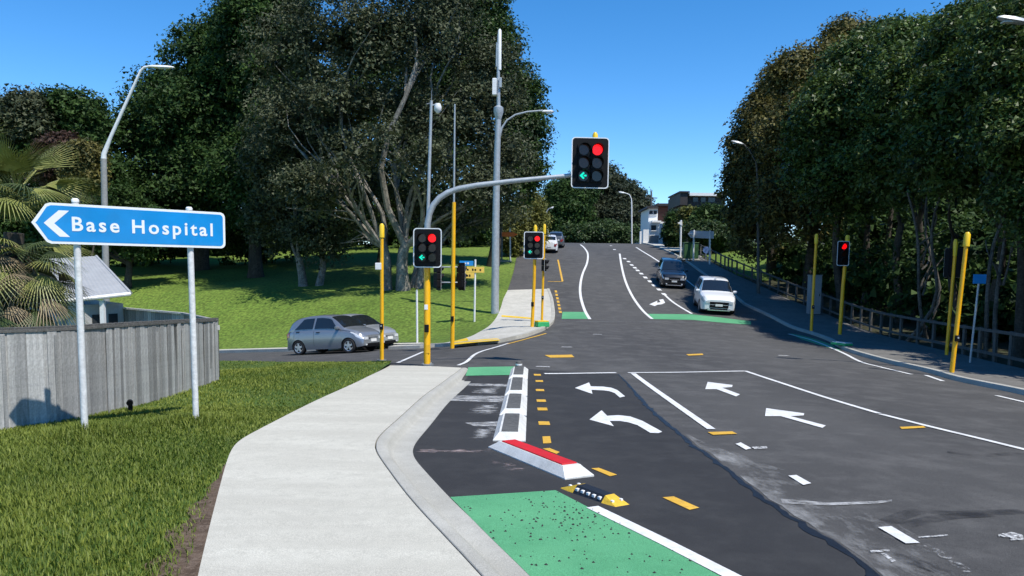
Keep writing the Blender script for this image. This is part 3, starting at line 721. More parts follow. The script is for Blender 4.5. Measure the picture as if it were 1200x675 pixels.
# battens over the joints on the road face
for i in range(9, len(seg)-1, 8):
    a, b = Vector(seg[i]), Vector(seg[i+1]); t = (b-a).normalized(); q = a + Vector((t.y, -t.x))*.028; z1 = float(np.interp(.148*i, cum, ftop)) - .05; z0 = float(Zv(q.x, q.y))
    m_ = MB(); m_.box(Lc((q.x, q.y, (z0+z1)/2)), (.05,.018,z1-z0), math.atan2(t.y, t.x)); obj('batten', m_, timber_grey, root)
# return of the fence running back from its far end
FE = fpts[-1]; root = thing('timber_fence', 'return of the grey timber fence running back behind the shed', 'fence', tuple(FE)); Lc = local(root)
bk = [Vector((FE.x, FE.y)), Vector((FE.x-1.6, FE.y+2.1)), Vector((FE.x-4.2, FE.y+3.4)), Vector((FE.x-7, FE.y+4.2))]; zt = [ftop[-1], ftop[-1]+.02, ftop[-1]+.1, ftop[-1]+.16]
bs = resample(bk, .15); bl = [0.]
for a, b in zip(bk[:-1], bk[1:]): bl.append(bl[-1]+(b-a).length)
dd = 0.
for i in range(len(bs)-1):
    a, b = Vector(bs[i]), Vector(bs[i+1]); c = (a+b)/2; dd += (b-a).length; o = link(bpy.data.objects.new('paling', palm_mesh[i % 3]), root)
    bot = float(Zv(c.x, c.y)) - .1; top = float(np.interp(dd, bl, zt)) - .04 + rr.uniform(-.012,.01)
    o.location = Lc((c.x, c.y, bot)); o.rotation_euler = (0, 0, math.atan2((b-a).y, (b-a).x)); o.scale = (1,1,top-bot)
rail_on([tuple(p) for p in bk], zt, .1, .04, 'capping_rail', timber_grey, -.014, .02)
rail_on([tuple(p) for p in bk], zt, .05, .1, 'rail', timber_grey, -.18, -.045)
# ---- black bent vent pipe at the foot of the fence
v0 = G(153, 483, Zv); root = thing('vent_pipe', 'small black bent pipe sticking out at the foot of the fence', 'pipe', (v0.x+.03, v0.y-.06, v0.z))
obj('riser', MB().tube([(0,0,-.05),(0,0,.10),(.0,0,.15)], .035, 10), black_plastic, root, True)
obj('elbow', MB().tube([(0,0,.14),(0.0,-.015,.175),(.02,-.05,.185),(.035,-.09,.17)], [.042,.044,.046,.05], 10), black_plastic, root, True)

# ---- small shed behind the fence
s0 = Vector((-12.4, 20.5, float(Zv(-12.4, 20.5)))); root = thing('garden_shed', 'small garden shed with a pale grey corrugated roof behind the fence', 'shed', tuple(s0)); Lc = local(root)
roofm = pmat('pale_grey_roofing', (.33,.335,.335), .8, 0., var=.08, vscale=3)
ra, rb_, rc, rd_ = W(152,343,19.2), W(60,353,18.2), W(58,303,22.5), W(112,300,23.0)
mb = MB(); nC = 34
for i in range(nC+1):
    f = i/nC; lo = rb_.lerp(ra, f); hi = rc.lerp(rd_, f)
    for q in (lo, hi): mb.v.append(tuple(Lc(q) + Vector((0,0,.006*(1 if i % 2 else -1)))))
    if i: mb.f.append((2*i-2, 2*i, 2*i+1, 2*i-1))
obj('roof', mb, roofm, root, fix=False)
m_ = MB(); e = (ra-rb_); n_ = 4
for q in range(1): m_.tube([Lc(rb_+Vector((0,-.03,-.03))), Lc(ra+Vector((.03,-.03,-.03)))], .05, 8)
obj('gutter', m_, white_metal, root, True)
m_ = MB(); m_.tube([Lc(ra+Vector((.02,0,-.01))), Lc(rd_+Vector((.02,0,-.01)))], .045, 6); obj('barge_board', m_, roofm, root)
wm = pmat('pale_weatherboard', (.42,.41,.39), .7, var=.1)
wz = rb_.z - .1; gx = lambda q: Lc((q[0], q[1], 0))
cor = [(rb_.x+.5, rb_.y+.5), (ra.x-.45, ra.y+.55), (rd_.x-.3, rd_.y-.2), (rc.x, rc.y)]
m_ = MB(); zb_ = s0.z - .6
m_.add([Lc((x, y, z)) for z in (zb_, wz) for x, y in cor], [(0,1,5,4),(1,2,6,5),(2,3,7,6),(3,0,4,7)]); wl_o = obj('wall', m_, wm, root)
for f0, f1 in ((.2,.42),(.62,.86)):
    a = Vector(cor[0]).lerp(Vector(cor[1]), f0); b = Vector(cor[0]).lerp(Vector(cor[1]), f1); m_ = MB()
    m_.add([Lc((a.x, a.y-.03, wz-1.0)), Lc((b.x, b.y-.03, wz-1.0)), Lc((b.x, b.y-.03, wz-.25)), Lc((a.x, a.y-.03, wz-.25))], [(0,1,2,3)]); obj('window', m_, pmat('dark_window', (.03,.035,.04), .1), wl_o)
pq = W(120, 352, 18.9); m_ = MB(); m_.box(Lc((pq.x, pq.y, (pq.z+zb_)/2)), (.1,.1,pq.z-zb_)); obj('verandah_post', m_, white_metal, root)

# ---- traffic signal lantern: black board with pale border, lenses and visors
def lantern(root, c, yaw, w, h, cols, rows, r, states, pitch=None, rim=.022, name='lantern'):
    cr, sr = math.cos(yaw), math.sin(yaw); c = Vector(c)
    def M(u, v, d): return c + Vector((u*cr + d*sr, u*sr - d*cr, v))         # d forward (towards traffic, -Y at yaw 0)
    bd = obj('target_board', MB().prism(rrect(w, h, .09*min(1, w/.7)), -.01, .01, M), black_plastic, root)
    obj('board_border', MB().ring(rrect(w+.004, h+.004, .09*min(1, w/.7)), rrect(w-2*rim, h-2*rim, .075*min(1, w/.7)), .0095, .016, M), sign_white, bd)
    px_ = pitch or r*2.35
    for i in range(cols):
        for j in range(rows):
            u = (i-(cols-1)/2)*px_*1.05; v = ((rows-1)/2-j)*px_; st = states.get((i, j))
            hs = obj('housing', MB().prism(rrect(px_*.96, px_*.96, .03, 3, u, v), -.14, .05, M), black_plastic, bd)
            obj('lens', MB().prism(circ(r, 18, u, v), .05, .058, M), lit_red if st == 'red' else (dark_lens_r if j < 2 else dark_lens), bd)
            if st == 'arrow':
                q = r*.92; ar = [(-.82*q,0),(-.05*q,.72*q),(.22*q,.5*q),(-.22*q,.0),(.22*q,-.5*q),(-.05*q,-.72*q)]
                obj('lit_arrow', MB().prism([(u+a, v+b) for a, b in ar], .059, .064, M).prism([(u+a, v+b) for a, b in ((.15*q,.17*q),(.0,.0),(.15*q,-.17*q),(.62*q,-.17*q),(.62*q,.17*q))], .0592, .0638, M), lit_green, bd)
            m_ = MB(); n_ = 12; D = r*1.5
            a_ = [math.radians(-25 + 230*k/n_) for k in range(n_+1)]
            for k in range(n_+1):
                s_ = math.sin(a_[k]); ln = D*(.45+.55*max(0, (s_+.42)/1.42))
                for rad in (r*1.06, r*1.12):
                    m_.v += [tuple(M(u+rad*math.cos(a_[k]), v+rad*s_, .05)), tuple(M(u+rad*math.cos(a_[k]), v+rad*s_, .05+ln))]
                if k:
                    o_ = 4*k; m_.f += [(o_-4,o_-3,o_+1,o_), (o_-2,o_+2,o_+3,o_-1), (o_-3,o_-1,o_+3,o_+1)]
            obj('visor', m_, black_plastic, bd)
    return bd
def pole_part(root, pts, rad, mat, name='pole', n=14): return obj(name, MB().tube(pts, rad, n), mat, root, True)
red6 = {(1,0): 'red', (0,2): 'arrow'}

# ---- mast-arm signal at the end of the near footpath
b = G(500.5, 427, Zn); D = b.y
root = thing('traffic_signal', 'mast arm traffic signal on a thick yellow pole at the near corner', 'traffic signal', tuple(b), group='traffic signals'); Lc = local(root)
w_ = lambda x, y, dd=0: Lc(W(x, y, D+dd))
pole_part(root, [Lc(b)+Vector((0,0,-.15)), w_(500.5,312), w_(500.5,304)], [.088,.086,.07], yellow_pole)
pole_part(root, [Lc(b)+Vector((0,0,-.1)), Lc(b)+Vector((0,0,.012)), Lc(b)+Vector((0,0,.02))], [.17,.17,.12], galv_dark, 'base_plate')
pole_part(root, [w_(500.5,306), w_(500.5,285), w_(501,262), w_(503.5,250), w_(508,240), w_(515,232), w_(525,225.5), w_(538,221), w_(560,217), w_(600,212.3), w_(640,208.3), w_(690,203.5)], [.08,.08,.08,.079,.078,.077,.075,.072,.068,.062,.056,.05], galv, 'mast_arm')
lantern(root, w_(501,290.5,-.17), math.radians(-4), .73, 1.0, 2, 3, .105, red6, .245)
lantern(root, w_(691.5,191,-.16), math.radians(4), .955, 1.27, 2, 3, .135, red6, .325)
pole_part(root, [w_(697.5,206), w_(697.5,166)], .04, galv, 'hanger'); pole_part(root, [w_(697.5,172), w_(697.5,158), w_(697.5,155)], [.075,.07,.035], yellow_hi, 'finial')
m_ = MB(); m_.box(Lc(b)+Vector((.0,-.12,.95)), (.11,.07,.2), ch=.01); bt = obj('push_button_box', m_, black_plastic, root)
m_ = MB(); m_.box(Lc(b)+Vector((.03,-.083,.42)), (.09,.02,.24), ch=.006); obj('access_cover', m_, yellow_pole, root)
m_ = MB(); m_.box(Lc(b)+Vector((-.02,-.086,1.5)), (.09,.012,.13), ch=.003); obj('number_label', m_, sign_white, root)
for k in range(4):
    a_ = math.radians(45+90*k); m_ = MB(); m_.tube([Lc(b)+Vector((.135*math.cos(a_), .135*math.sin(a_), .0)), Lc(b)+Vector((.135*math.cos(a_), .135*math.sin(a_), .05))], .016, 6); obj('anchor_bolt', m_, galv, root)

# ---- yellow push-button pole left of it
def button_pole(px, pyb, pyt, zf, label, group, lean=(0,0), capd=.075, r=.055, box=None, ptop=None):
    b = G(px, pyb, zf); D = b.y; tpx = ptop or px; root = thing('push_button_pole', label, 'pole', tuple(b), group=group); Lc = local(root)
    t = Lc(W(tpx, pyt, D)); hgt = t.z
    P = lambda f: Vector((t.x*f, t.y*f, hgt*f))
    pole_part(root, [Vector((0,0,-.12)), P(.5), P(.9)], [r*1.08,r,r*.92], yellow_pole)
    pole_part(root, [P(.895), P(.9), P(.985), P(1.0)], [r*.9,capd,capd*.95,capd*.5], yellow_hi, 'pole_cap')
    pole_part(root, [Vector((0,0,-.1)), Vector((0,0,.015))], .14, galv_dark, 'base_plate')
    m_ = MB(); m_.box(P(.25)+Vector((0,-.09,0)), (.1,.08,.17), ch=.01); bx = obj('push_button_box', m_, black_plastic, root)
    obj('button', MB().tube([P(.25)+Vector((0,-.128,.02)), P(.25)+Vector((0,-.142,.02))], .025, 12), galv, bx)
    if box:
        m_ = MB(); m_.box(P(box)+Vector((-.09,-.06,0)), (.17,.08,.2), ch=.012); obj('notice_box', m_, white_metal, root)
    return root
button_pole(447.5, 422, 262, Zv, 'slim yellow push-button pole with white box in front of the silver hatchbacks', 'yellow push-button poles', box=.69, ptop=447.5)

# ---- slim signal pole with tall aerial, across the side road
b = G(530, 404.5, Zp); D = b.y
root = thing('traffic_signal', 'slim yellow signal pole with a tall thin aerial at the far corner', 'traffic signal', tuple(b), group='traffic signals'); Lc = local(root); w_ = lambda x, y, dd=0: Lc(W(x, y, D+dd))
pole_part(root, [Vector((0,0,-.15)), w_(531,320), w_(532,237)], [.075,.072,.065], yellow_pole)
pole_part(root, [w_(532,238), w_(533,122)], [.036,.026], galv, 'aerial')
for x, yw in ((514, 2.2), (541, 2.5)):
    lantern(root, w_(x, 324, .1), yw, .30, .98, 1, 3, .1, {(0,0): 'red'} , .26)
for yy in (313, 331): pole_part(root, [w_(514,yy,.1), w_(531,yy), w_(541,yy,.1)], .022, galv, 'bracket')
m_ = MB(); m_.box(Vector((0,-.1,.95)), (.11,.08,.19), ch=.01); obj('push_button_box', m_, black_plastic, root)

# ---- twin poles with a lantern on the far left corner
b = G(623.5, 383, Zp); D = b.y
root = thing('traffic_signal', 'yellow pole signal with red light and green arrow on far footpath', 'traffic signal', tuple(b), group='traffic signals'); Lc = local(root); w_ = lambda x, y, dd=0: Lc(W(x, y, D+dd))
pole_part(root, [Vector((0,0,-.1)), w_(626,330), w_(627.3,268)], [.075,.07,.066], yellow_pole)
pole_part(root, [w_(627.3,272), w_(627.4,266), w_(627.4,263.5)], [.085,.08,.04], yellow_hi, 'pole_cap')
lantern(root, w_(625.5,287.5,-.15), math.radians(-3), .86, 1.18, 2, 3, .115, red6, .285, rim=.03)
m_ = MB(); m_.box(Vector((0,-.1,1.0)), (.12,.08,.2), ch=.01); obj('push_button_box', m_, black_plastic, root)
rt2 = button_pole(635, 377, 262.5, Zp, 'yellow push-button pole with black side lantern, right of the twin poles', 'yellow push-button poles', ptop=638.2)
bb = rt2; lantern(rt2, local(rt2)(W(638, 311, rt2.location.y)+Vector((.02,-.12,0))), 1.3, .34, .62, 1, 2, .1, {}, .27)
# corner block painted yellow and green
def corner_block(pix, pix2, label, h):
    c = G(*pix, Zp); e = G(*pix2, Zp); root = thing('kerb_marker', label, 'kerb marker', tuple(c), math.atan2(e.y-c.y, e.x-c.x), 'painted kerb markers'); L = max(.5, (e-c).length)
    m_ = MB(); m_.box((L/2,.2,h*.5), (L,.4,h), ch=.02, taper=.96); obj('base', m_, pad_g, root)
    m_ = MB(); m_.box((L/2,.23,h*1.12), (L*.94,.36,h*.28), ch=.015); obj('top', m_, pad_y, root)
corner_block((630.5,383.5), (644,383), 'yellow and green kerb marker beside the twin yellow poles', .22)

# ---- galvanised camera pole behind the mast-arm signal
b = G(498.5, 401, Zh); D = b.y
root = thing('camera_pole', 'tall grey camera pole rising behind the mast arm signal', 'pole', tuple(b)); Lc = local(root); w_ = lambda x, y, dd=0: Lc(W(x, y, D+dd))
pole_part(root, [Vector((0,0,-.2)), w_(501,270), w_(505.5,118)], [.095,.08,.06], galv)
pole_part(root, [w_(505.5,120), w_(505.8,106)], [.02,.012], galv_dark, 'aerial')
cm = pole_part(root, [w_(505.5,124), w_(510,122.5), w_(514,124)], .035, galv, 'camera_arm')
pole_part(root, [w_(513,121.5), w_(513,125.5), w_(513,129.5), w_(513,132.5)], [.12,.17,.155,.06], white_metal, 'camera_dome', 16)
pole_part(root, [w_(500,122), w_(505.5,121)], .03, galv_dark, 'sensor')
# ---- thin white post
b = G(489, 403, Zh); D = b.y; root = thing('marker_post', 'short plain white post on the grass behind the mast arm signal', 'post', tuple(b)); Lc = local(root)
pole_part(root, [Vector((0,0,-.2)), Lc(W(488.5,341,D))], .045, white_metal, 'post'); pole_part(root, [Lc(W(488.5,341.2,D)), Lc(W(488.5,339.5,D))], [.048,.03], galv, 'cap')

# ---- tall mast with antennas and a street light arm
b = G(580, 367, Zh); D = b.y
root = thing('telecom_mast', 'tall grey telecom mast with antennas and a street light arm', 'mast', tuple(b)); Lc = local(root); w_ = lambda x, y, dd=0: Lc(W(x, y, D+dd))
pole_part(root, [Vector((0,0,-.2)), w_(581,260), w_(582.5,180), w_(584,138)], [.21,.19,.165,.145], galv)
pole_part(root, [w_(584,140), w_(584.1,131), w_(584.2,126), w_(584.2,124)], [.15,.26,.25,.12], galv, 'collar')
pole_part(root, [w_(584.2,125), w_(583.8,60), w_(584,40)], [.10,.07,.05], galv, 'top_pole')
pole_part(root, [w_(585.2,82), w_(585.6,36), w_(585.6,34)], [.10,.09,.04], white_metal, 'antenna')
pole_part(root, [w_(582,78), w_(582.4,50)], [.06,.05], galv, 'antenna')
m_ = MB(); m_.box(w_(579.6,102,-.1), (.22,.3,.85), ch=.03); obj('radio_unit', m_, white_metal, root)
m_ = MB(); m_.box(w_(586.5,97,-.1), (.13,.2,.5), ch=.02); obj('radio_unit', m_, galv, root)
pole_part(root, [w_(585,163), w_(588,150), w_(594,141), w_(604,134.5), w_(618,131), w_(636,129.5)], [.06,.055,.05,.05,.045,.045], galv, 'light_arm')
m_ = MB(); m_.box(w_(642,130.5), (.62,.24,.13), ch=.04, taper=.8); hd = obj('lamp_head', m_, galv, root)
m_ = MB(); m_.box(w_(643.5,132.6), (.3,.18,.05), ch=.01); obj('lamp_glass', m_, pmat('lamp_glass', (.6,.62,.6), .2), hd)

# ---- street name post
b = G(556, 377, Zh); D = b.y
root = thing('street_name_sign', 'white post carrying a blue and two yellow name plates', 'sign', tuple(b)); Lc = local(root); w_ = lambda x, y, dd=0: Lc(W(x, y, D+dd))
pole_part(root, [Vector((0,0,-.2)), w_(557,304)], .05, white_metal, 'post')
for (x0, x1, y0, y1, mt, nm) in ((538.5,554.8,305.8,311.2,sign_blue,'blue_plate'), (536.5,567.5,312.8,319.3,sign_yellow,'yellow_plate'), (542,555.8,319.8,326,sign_yellow,'yellow_plate')):
    a = w_(x0, y1, -.07); c = w_(x1, y0, -.07); m_ = MB(); m_.box((a+c)/2, (abs(c.x-a.x), .02, abs(c.z-a.z)), ch=.006); pl = obj(nm, m_, mt, root)
    lm = sign_white if mt is sign_blue else black_plastic
    m_ = MB(); n_ = 8 if x1-x0 > 20 else 4; rr = random.Random(int(x0)); zc_ = (a.z+c.z)/2; hh = abs(c.z-a.z)*.22; wid = abs(c.x-a.x)
    for i in range(n_):
        if i in (3, 6): continue
        cx = a.x + wid*(.14 + .76*(i+.5)/n_); m_.box((cx, a.y-.013, zc_+rr.uniform(-.01,.01)), (wid*.76/n_*.62, .004, hh*rr.uniform(1.2,2.0)))
    obj('lettering', m_, lm, pl)['kind'] = 'stuff'
# ---- orange sign on white post up the hill
b = G(598, 306, Zh); D = b.y
root = thing('orange_sign', 'orange shelter-like sign on slim white post beside the climbing footpath', 'sign', tuple(b)); Lc = local(root); w_ = lambda x, y, dd=0: Lc(W(x, y, D+dd))
pole_part(root, [Vector((0,0,-.2)), w_(597.5,266)], .07, white_metal, 'post'); pole_part(root, [w_(588,306,.3), w_(588,276,.3)], .06, galv_dark, 'post')
a, c = w_(587,277.3), w_(606.5,272.3); m_ = MB(); m_.prism([(a.x, a.z+.12), (a.x+.1, a.z), (c.x-.35, a.z), (c.x, (a.z+c.z)/2), (c.x-.35, c.z), (a.x+.1, c.z), (a.x, c.z-.12)], -.09, -.14, lambda u, v, w: Vector((u, a.y+w, v))); obj('orange_blade', m_, orange_sheet, root)
m_ = MB(); a = w_(592,306.3,-.4); m_.box(a, (1.1,.5,.16), ch=.03); obj('concrete_footing', m_, concrete, root)

# ---- street lights
def street_lamp(base, label, poly, rads, head, mat=galv, group='street lamps', d=None, low=None, headsize=(.75,.26,.12)):
    D = base[1]; root = thing('street_lamp', label, 'street lamp', base, group=group); Lc = local(root); pts = [Lc(W(x, y, D)) for x, y in poly]
    if low: pole_part(root, [Vector((0,0,-.3)), Lc(W(low[0], low[1], D))], [.16,.13], low[2]); 
    pole_part(root, pts if low else [Vector((0,0,-.3))] + pts, rads, mat, 'arm' if low else 'pole')
    h0, h1 = [Lc(W(x, y, D)) for x, y in head]; ax = (h1-h0); m_ = MB()
    sw, sh = headsize[1], headsize[2]
    secs = []
    for f, k in ((0,.45),(.15,.9),(.5,1),(.85,.8),(1,.3)):
        c = h0 + ax*f; secs.append([c + Vector((0, dy*sw*k/2, dz*sh*k)) for dy, dz in ((-1,-.3),(-.7,.45),(.7,.45),(1,-.3),(.6,-.55),(-.6,-.55))])
    vs = [tuple(p) for s_ in secs for p in s_]; fs = [tuple(range(6))[::-1], tuple(24+k for k in range(6))]
    for i in range(4):
        for k in range(6): fs.append((i*6+k, i*6+(k+1) % 6, i*6+6+(k+1) % 6, i*6+6+k))
    m_.add(vs, fs); hd = obj('lamp_head', m_, white_metal if mat is white_metal else galv, root, True)
    m_ = MB(); c = h0 + ax*.6 + Vector((0,0,-sh*.58)); m_.box(c, (ax.length*.45, sw*.6, sh*.2), math.atan2(ax.y, ax.x) ); obj('lamp_glass', m_, pmat('lamp_glass', (.6,.62,.6), .2), hd)
    return root
wood_pole = pmat('grey_concrete_pole', (.27,.27,.26), .8, var=.15, bump=.2)
bx, by = W(121.5, 300, 36)[:2]
street_lamp((bx, by, float(Zv(bx, by))-.5), 'street lamp with a long bent white arm on a grey pole behind the sign', [(121.5,188),(122,180),(130,160),(148,120),(165,83),(169,79),(176,77.5)], [.13,.11,.08,.07,.06,.055,.05], [(175,77.7),(204,78.8)], white_metal, low=(121.5,186,wood_pole), headsize=(.8,.3,.12))
bx, by = W(740.5, 288, 95)[:2]
street_lamp((bx, by, float(Zp(bx, by))), 'pale street lamp standing on the far crest of the road', [(740.2,240),(740,233),(737.5,228),(732,226)], [.09,.08,.06,.055,.05], [(732,226),(725,224.8)], white_metal, headsize=(.7,.3,.18))
r_ = COL.objects[-1]
bx, by = W(889, 340, 52)[:2]
street_lamp((bx, by, float(Zb(bx, by))), 'street lamp whose curved arm shows against the ochre-tipped trees', [(888.5,215),(886,190),(878,176),(871,168.5)], [.11,.085,.055,.045,.04], [(871,168.8),(857,165)], timber_dark, headsize=(.7,.3,.14))
bx, by = W(1262, 400, 21)[:2]
street_lamp((bx, by, float(Zb(bx, by))), 'street lamp with its white head poking in at the top right corner', [(1262,120),(1258,60),(1244,38),(1215,29)], [.12,.09,.06,.055,.05], [(1204,26.5),(1169,20)], galv, headsize=(.75,.3,.13))
bx, by = W(645, 300, 88)[:2]
street_lamp((bx, by, float(Zh(bx, by))), 'thin street lamp half hidden behind the trees left of the road', [(640,262),(640.5,248),(643,244.5)], [.12,.10,.07,.06], [(643,244.5),(649,242.5)], galv, headsize=(.7,.3,.16))
bx, by = W(763.5, 285, 104)[:2]
root = thing('utility_pole', 'thin dark utility pole in front of the white house', 'pole', (bx, by, float(Zp(bx, by)))); Lc = local(root)
pole_part(root, [Vector((0,0,-.3)), Lc(W(763.2,224,by))], [.16,.11], timber_dark); m_ = MB(); m_.box(Lc(W(763.2,232,by)), (1.6,.12,.12)); obj('crossarm', m_, timber_dark, root)

# ---- cycle lane separators
sep_white = layered('separator_white', (.52,.52,.49), (.70,.70,.67), (.60,.59,.56), 3.5, 14, .7, .25, 110, (90,.14)); sep_dark = layered('separator_rubber', (.07,.07,.068), (.11,.11,.105), (.13,.13,.125), 5, 20, .8, .3, 120, (160,.3))
def sep_block(a, b, w, h, label, group, inset_mat, side_mat=sep_white, ends=.22, iw=None, name='lane_separator', cat='lane separator'):
    a, b = Vector(a), Vector(b); d2 = Vector((b.x-a.x, b.y-a.y)); L = d2.length; an = math.atan2(d2.y, d2.x)
    root = thing(name, label, cat, (a.x, a.y, min(a.z, b.z)), an, group); dz = (b.z-a.z)
    root.rotation_euler = (0, -math.atan2(dz, L), an); root.location = (a.x, a.y, a.z)
    m_ = MB(); vs = []
    e = ends
    for z, k, ee in ((-.03,0,0),(.02,0,0),(h-.025,.055,e*.8),(h,.075,e)):
        vs += [(ee, -w/2+k, z), (L-ee, -w/2+k, z), (L-ee, w/2-k, z), (ee, w/2-k, z)]
    fs = [(12,13,14,15)] + [(r*4+j, r*4+(j+1) % 4, r*4+4+(j+1) % 4, r*4+4+j) for r in range(3) for j in range(4)]
    m_.add(vs, fs); obj('base', m_, side_mat, root)
    m_ = MB(); m_.box((L/2, 0, h-.004+.008), (L-2*e-.10, iw or w-.24, .02), ch=.004); obj('top_inset', m_, inset_mat, root)
    return root
sy = [(596.5,519.5),(601,489),(604.5,465.5),(607,446),(609,433)]
sg = [G(*q) for q in sy]
lab = ['nearest white separator with grey top touching the red-topped block', 'second white lane separator from the red-topped block', 'third white lane separator from the red-topped block', 'farthest white lane separator, next to the small green cycle box']
for i in range(4):
    a, b = sg[i], sg[i+1]; t = (b-a).normalized()*.03
    sep_block(a+t*3.4, b-t*3.4, .44, .10, lab[i], 'white cycle lane separators', sep_dark, ends=.16, iw=.225)
red_paint = layered('red_top_paint', (.52,.012,.018), (.64,.014,.022), (.46,.03,.03), 4, 14, .6, .25, 110, (100,.16))
ra, rb_ = G(588,524), G(677,560); rdir = (rb_-ra).normalized()
sep_block(ra - rdir*.02, rb_ + rdir*.04, .37, .115, 'white kerb block with a red top at the start of the separators', 'white cycle lane separators', red_paint, ends=.16, iw=.19)
# small post at the far end
c = G(608, 432); root = thing('bollard', 'small grey stub bollard at the far end of the separators', 'bollard', tuple(c))
obj('stub', MB().tube([(0,0,0),(0,0,.03),(0,0,.17),(0,0,.2)], [.12,.09,.075,.04], 12), sep_dark, root, True); obj('band', MB().tube([(0,0,.09),(0,0,.13)], .085, 12), sign_white, root)
# yellow and black rubber separator
ra, rb_ = G(664.5,571), G(733,594.5); d2 = Vector((rb_.x-ra.x, rb_.y-ra.y)); L = d2.length; an = math.atan2(d2.y, d2.x)
root = thing('rubber_separator', 'low black rubber separator with yellow ends and white reflectors', 'lane separator', tuple(ra), an)
rub_y = pmat('yellow_rubber', (.66,.42,.03), .6, var=.14, vscale=14, bump=.3); rub_k = pmat('black_rubber', (.012,.013,.017), .55, bump=.3)
m_ = MB(); hw = .11; hz = .085
prof_ = [(-hw,0.),(-hw,.015),(-.055,hz),(.055,hz),(hw,.015),(hw,0.)]
x0, x1 = L*.26, L*.74; m_.add([(x, y, z) for x in (x0, x1) for y, z in prof_], [tuple(range(6))[::-1], tuple(range(6,12))] + [(k, (k+1) % 6, 6+(k+1) % 6, 6+k) for k in range(6)]); body = obj('body', m_, rub_k, root)
for s_, xa, xb in ((0, 0., x0-.004), (1, L, x1+.004)):
    m_ = MB(); pr = [(y, z*1.02) for y, z in prof_]; m_.add([(xb, y, z) for y, z in pr] + [(xa, -hw*.9, 0), (xa, hw*.9, 0), (xa+(xb-xa)*.12, -hw*.8, .018), (xa+(xb-xa)*.12, hw*.8, .018)],
        [(0,1,2,3,4,5), (2,8,9,3), (1,0,6,8), (1,8,2), (4,3,9), (4,9,7,5), (6,7,9,8), (0,5,7,6)]); obj('end_ramp', m_, rub_y, root)
for i in range(5):
    for s_ in (-1, 1):
        x = x0 + (x1-x0)*(i+.5)/5; m_ = MB(); m_.box((x, s_*.083, .053), (.035,.03,.03), ch=.004); obj('reflector', m_, sign_white, body)
for s_ in (-1, 1):
    for xx in (L*.14, L*.86): m_ = MB(); m_.box((xx, s_*.055, .05), (.03,.025,.03), ch=.004); obj('reflector', m_, sign_white, root)

# ---- right-hand side: signals, poles, cabinet
b = G(984, 392, Zp); D = b.y
root = thing('traffic_signal', 'yellow signal pole with a single red light under the right trees', 'traffic signal', tuple(b), group='traffic signals'); Lc = local(root); w_ = lambda x, y, dd=0: Lc(W(x, y, D+dd))
pole_part(root, [Vector((0,0,-.15)), w_(988,335), w_(993,281)], [.085,.08,.075], yellow_pole); pole_part(root, [w_(993,284), w_(993.4,277), w_(993.5,275.5)], [.1,.095,.05], yellow_hi, 'pole_cap')
lantern(root, w_(988,297,-.18), math.radians(8), .60, 1.12, 1, 3, .13, {(0,0): 'red'}, .32, rim=.03)
button_pole(950.5, 388, 274, Zp, 'yellow push-button pole standing in front of the grey cabinet', 'yellow push-button poles', r=.065, capd=.085, ptop=957)
button_pole(1115, 437, 272, Zp, 'nearest yellow push-button pole on the right-hand footpath', 'yellow push-button poles', r=.058, capd=.085, ptop=1134)
c = G(953, 368, Zp); root = thing('signal_cabinet', 'grey roadside cabinet behind the yellow pole on the right', 'cabinet', tuple(c)); hgt = W(953, 323, c.y).z - c.z
cabm = pmat('cabinet_grey', (.26,.28,.29), .55, var=.08)
m_ = MB(); m_.box((0,0,hgt/2), (.62,.5,hgt), ch=.02); cb = obj('body', m_, cabm, root); m_ = MB(); m_.box((0,-.262,hgt/2), (.52,.02,hgt*.84), ch=.006); dr_ = obj('door', m_, cabm, cb)
m_ = MB(); m_.box((.2,-.285,hgt*.5), (.03,.03,.14)); obj('handle', m_, black_plastic, dr_); m_ = MB(); m_.box((0,0,hgt+.02), (.68,.56,.05), ch=.015); obj('lid', m_, cabm, root)
b = G(1109, 416, Zp); D = b.y
root = thing('traffic_signal', 'shorter yellow signal pole seen from behind beside the nearest push-button pole', 'traffic signal', tuple(b), group='traffic signals'); Lc = local(root); w_ = lambda x, y, dd=0: Lc(W(x, y, D+dd))
pole_part(root, [Vector((0,0,-.15)), w_(1113,370), w_(1119,300)], [.06,.058,.055], yellow_pole)
lantern(root, w_(1118,308,.15), math.radians(160), .62, 1.05, 1, 3, .12, {}, .29); pole_part(root, [w_(1119,300), w_(1120,284), w_(1120,280)], [.065,.08,.04], yellow_hi, 'pole_cap')
b = G(1136.5, 425, Zp); D = b.y
root = thing('cycle_sign', 'small blue sign on a thin grey post by the rail fence', 'sign', tuple(b)); Lc = local(root); w_ = lambda x, y, dd=0: Lc(W(x, y, D+dd))
pole_part(root, [Vector((0,0,-.15)), w_(1148,322)], .034, galv, 'post'); a = w_(1148,327,-.05); m_ = MB(); m_.box(a, (.42,.012,.30), ch=.004); obj('blue_plate', m_, sign_blue, root)
corner_block((973,403.5), (990,406), 'white and green kerb marker at the foot of the red light pole on right', .09)
wh = COL.objects[-1]; wh.data.materials.clear(); wh.data.materials.append(white_metal)
pads = [G(*q, Zp) for q in ((1090,437.5),(1150,437),(1184,440.5),(1130,441.5))]
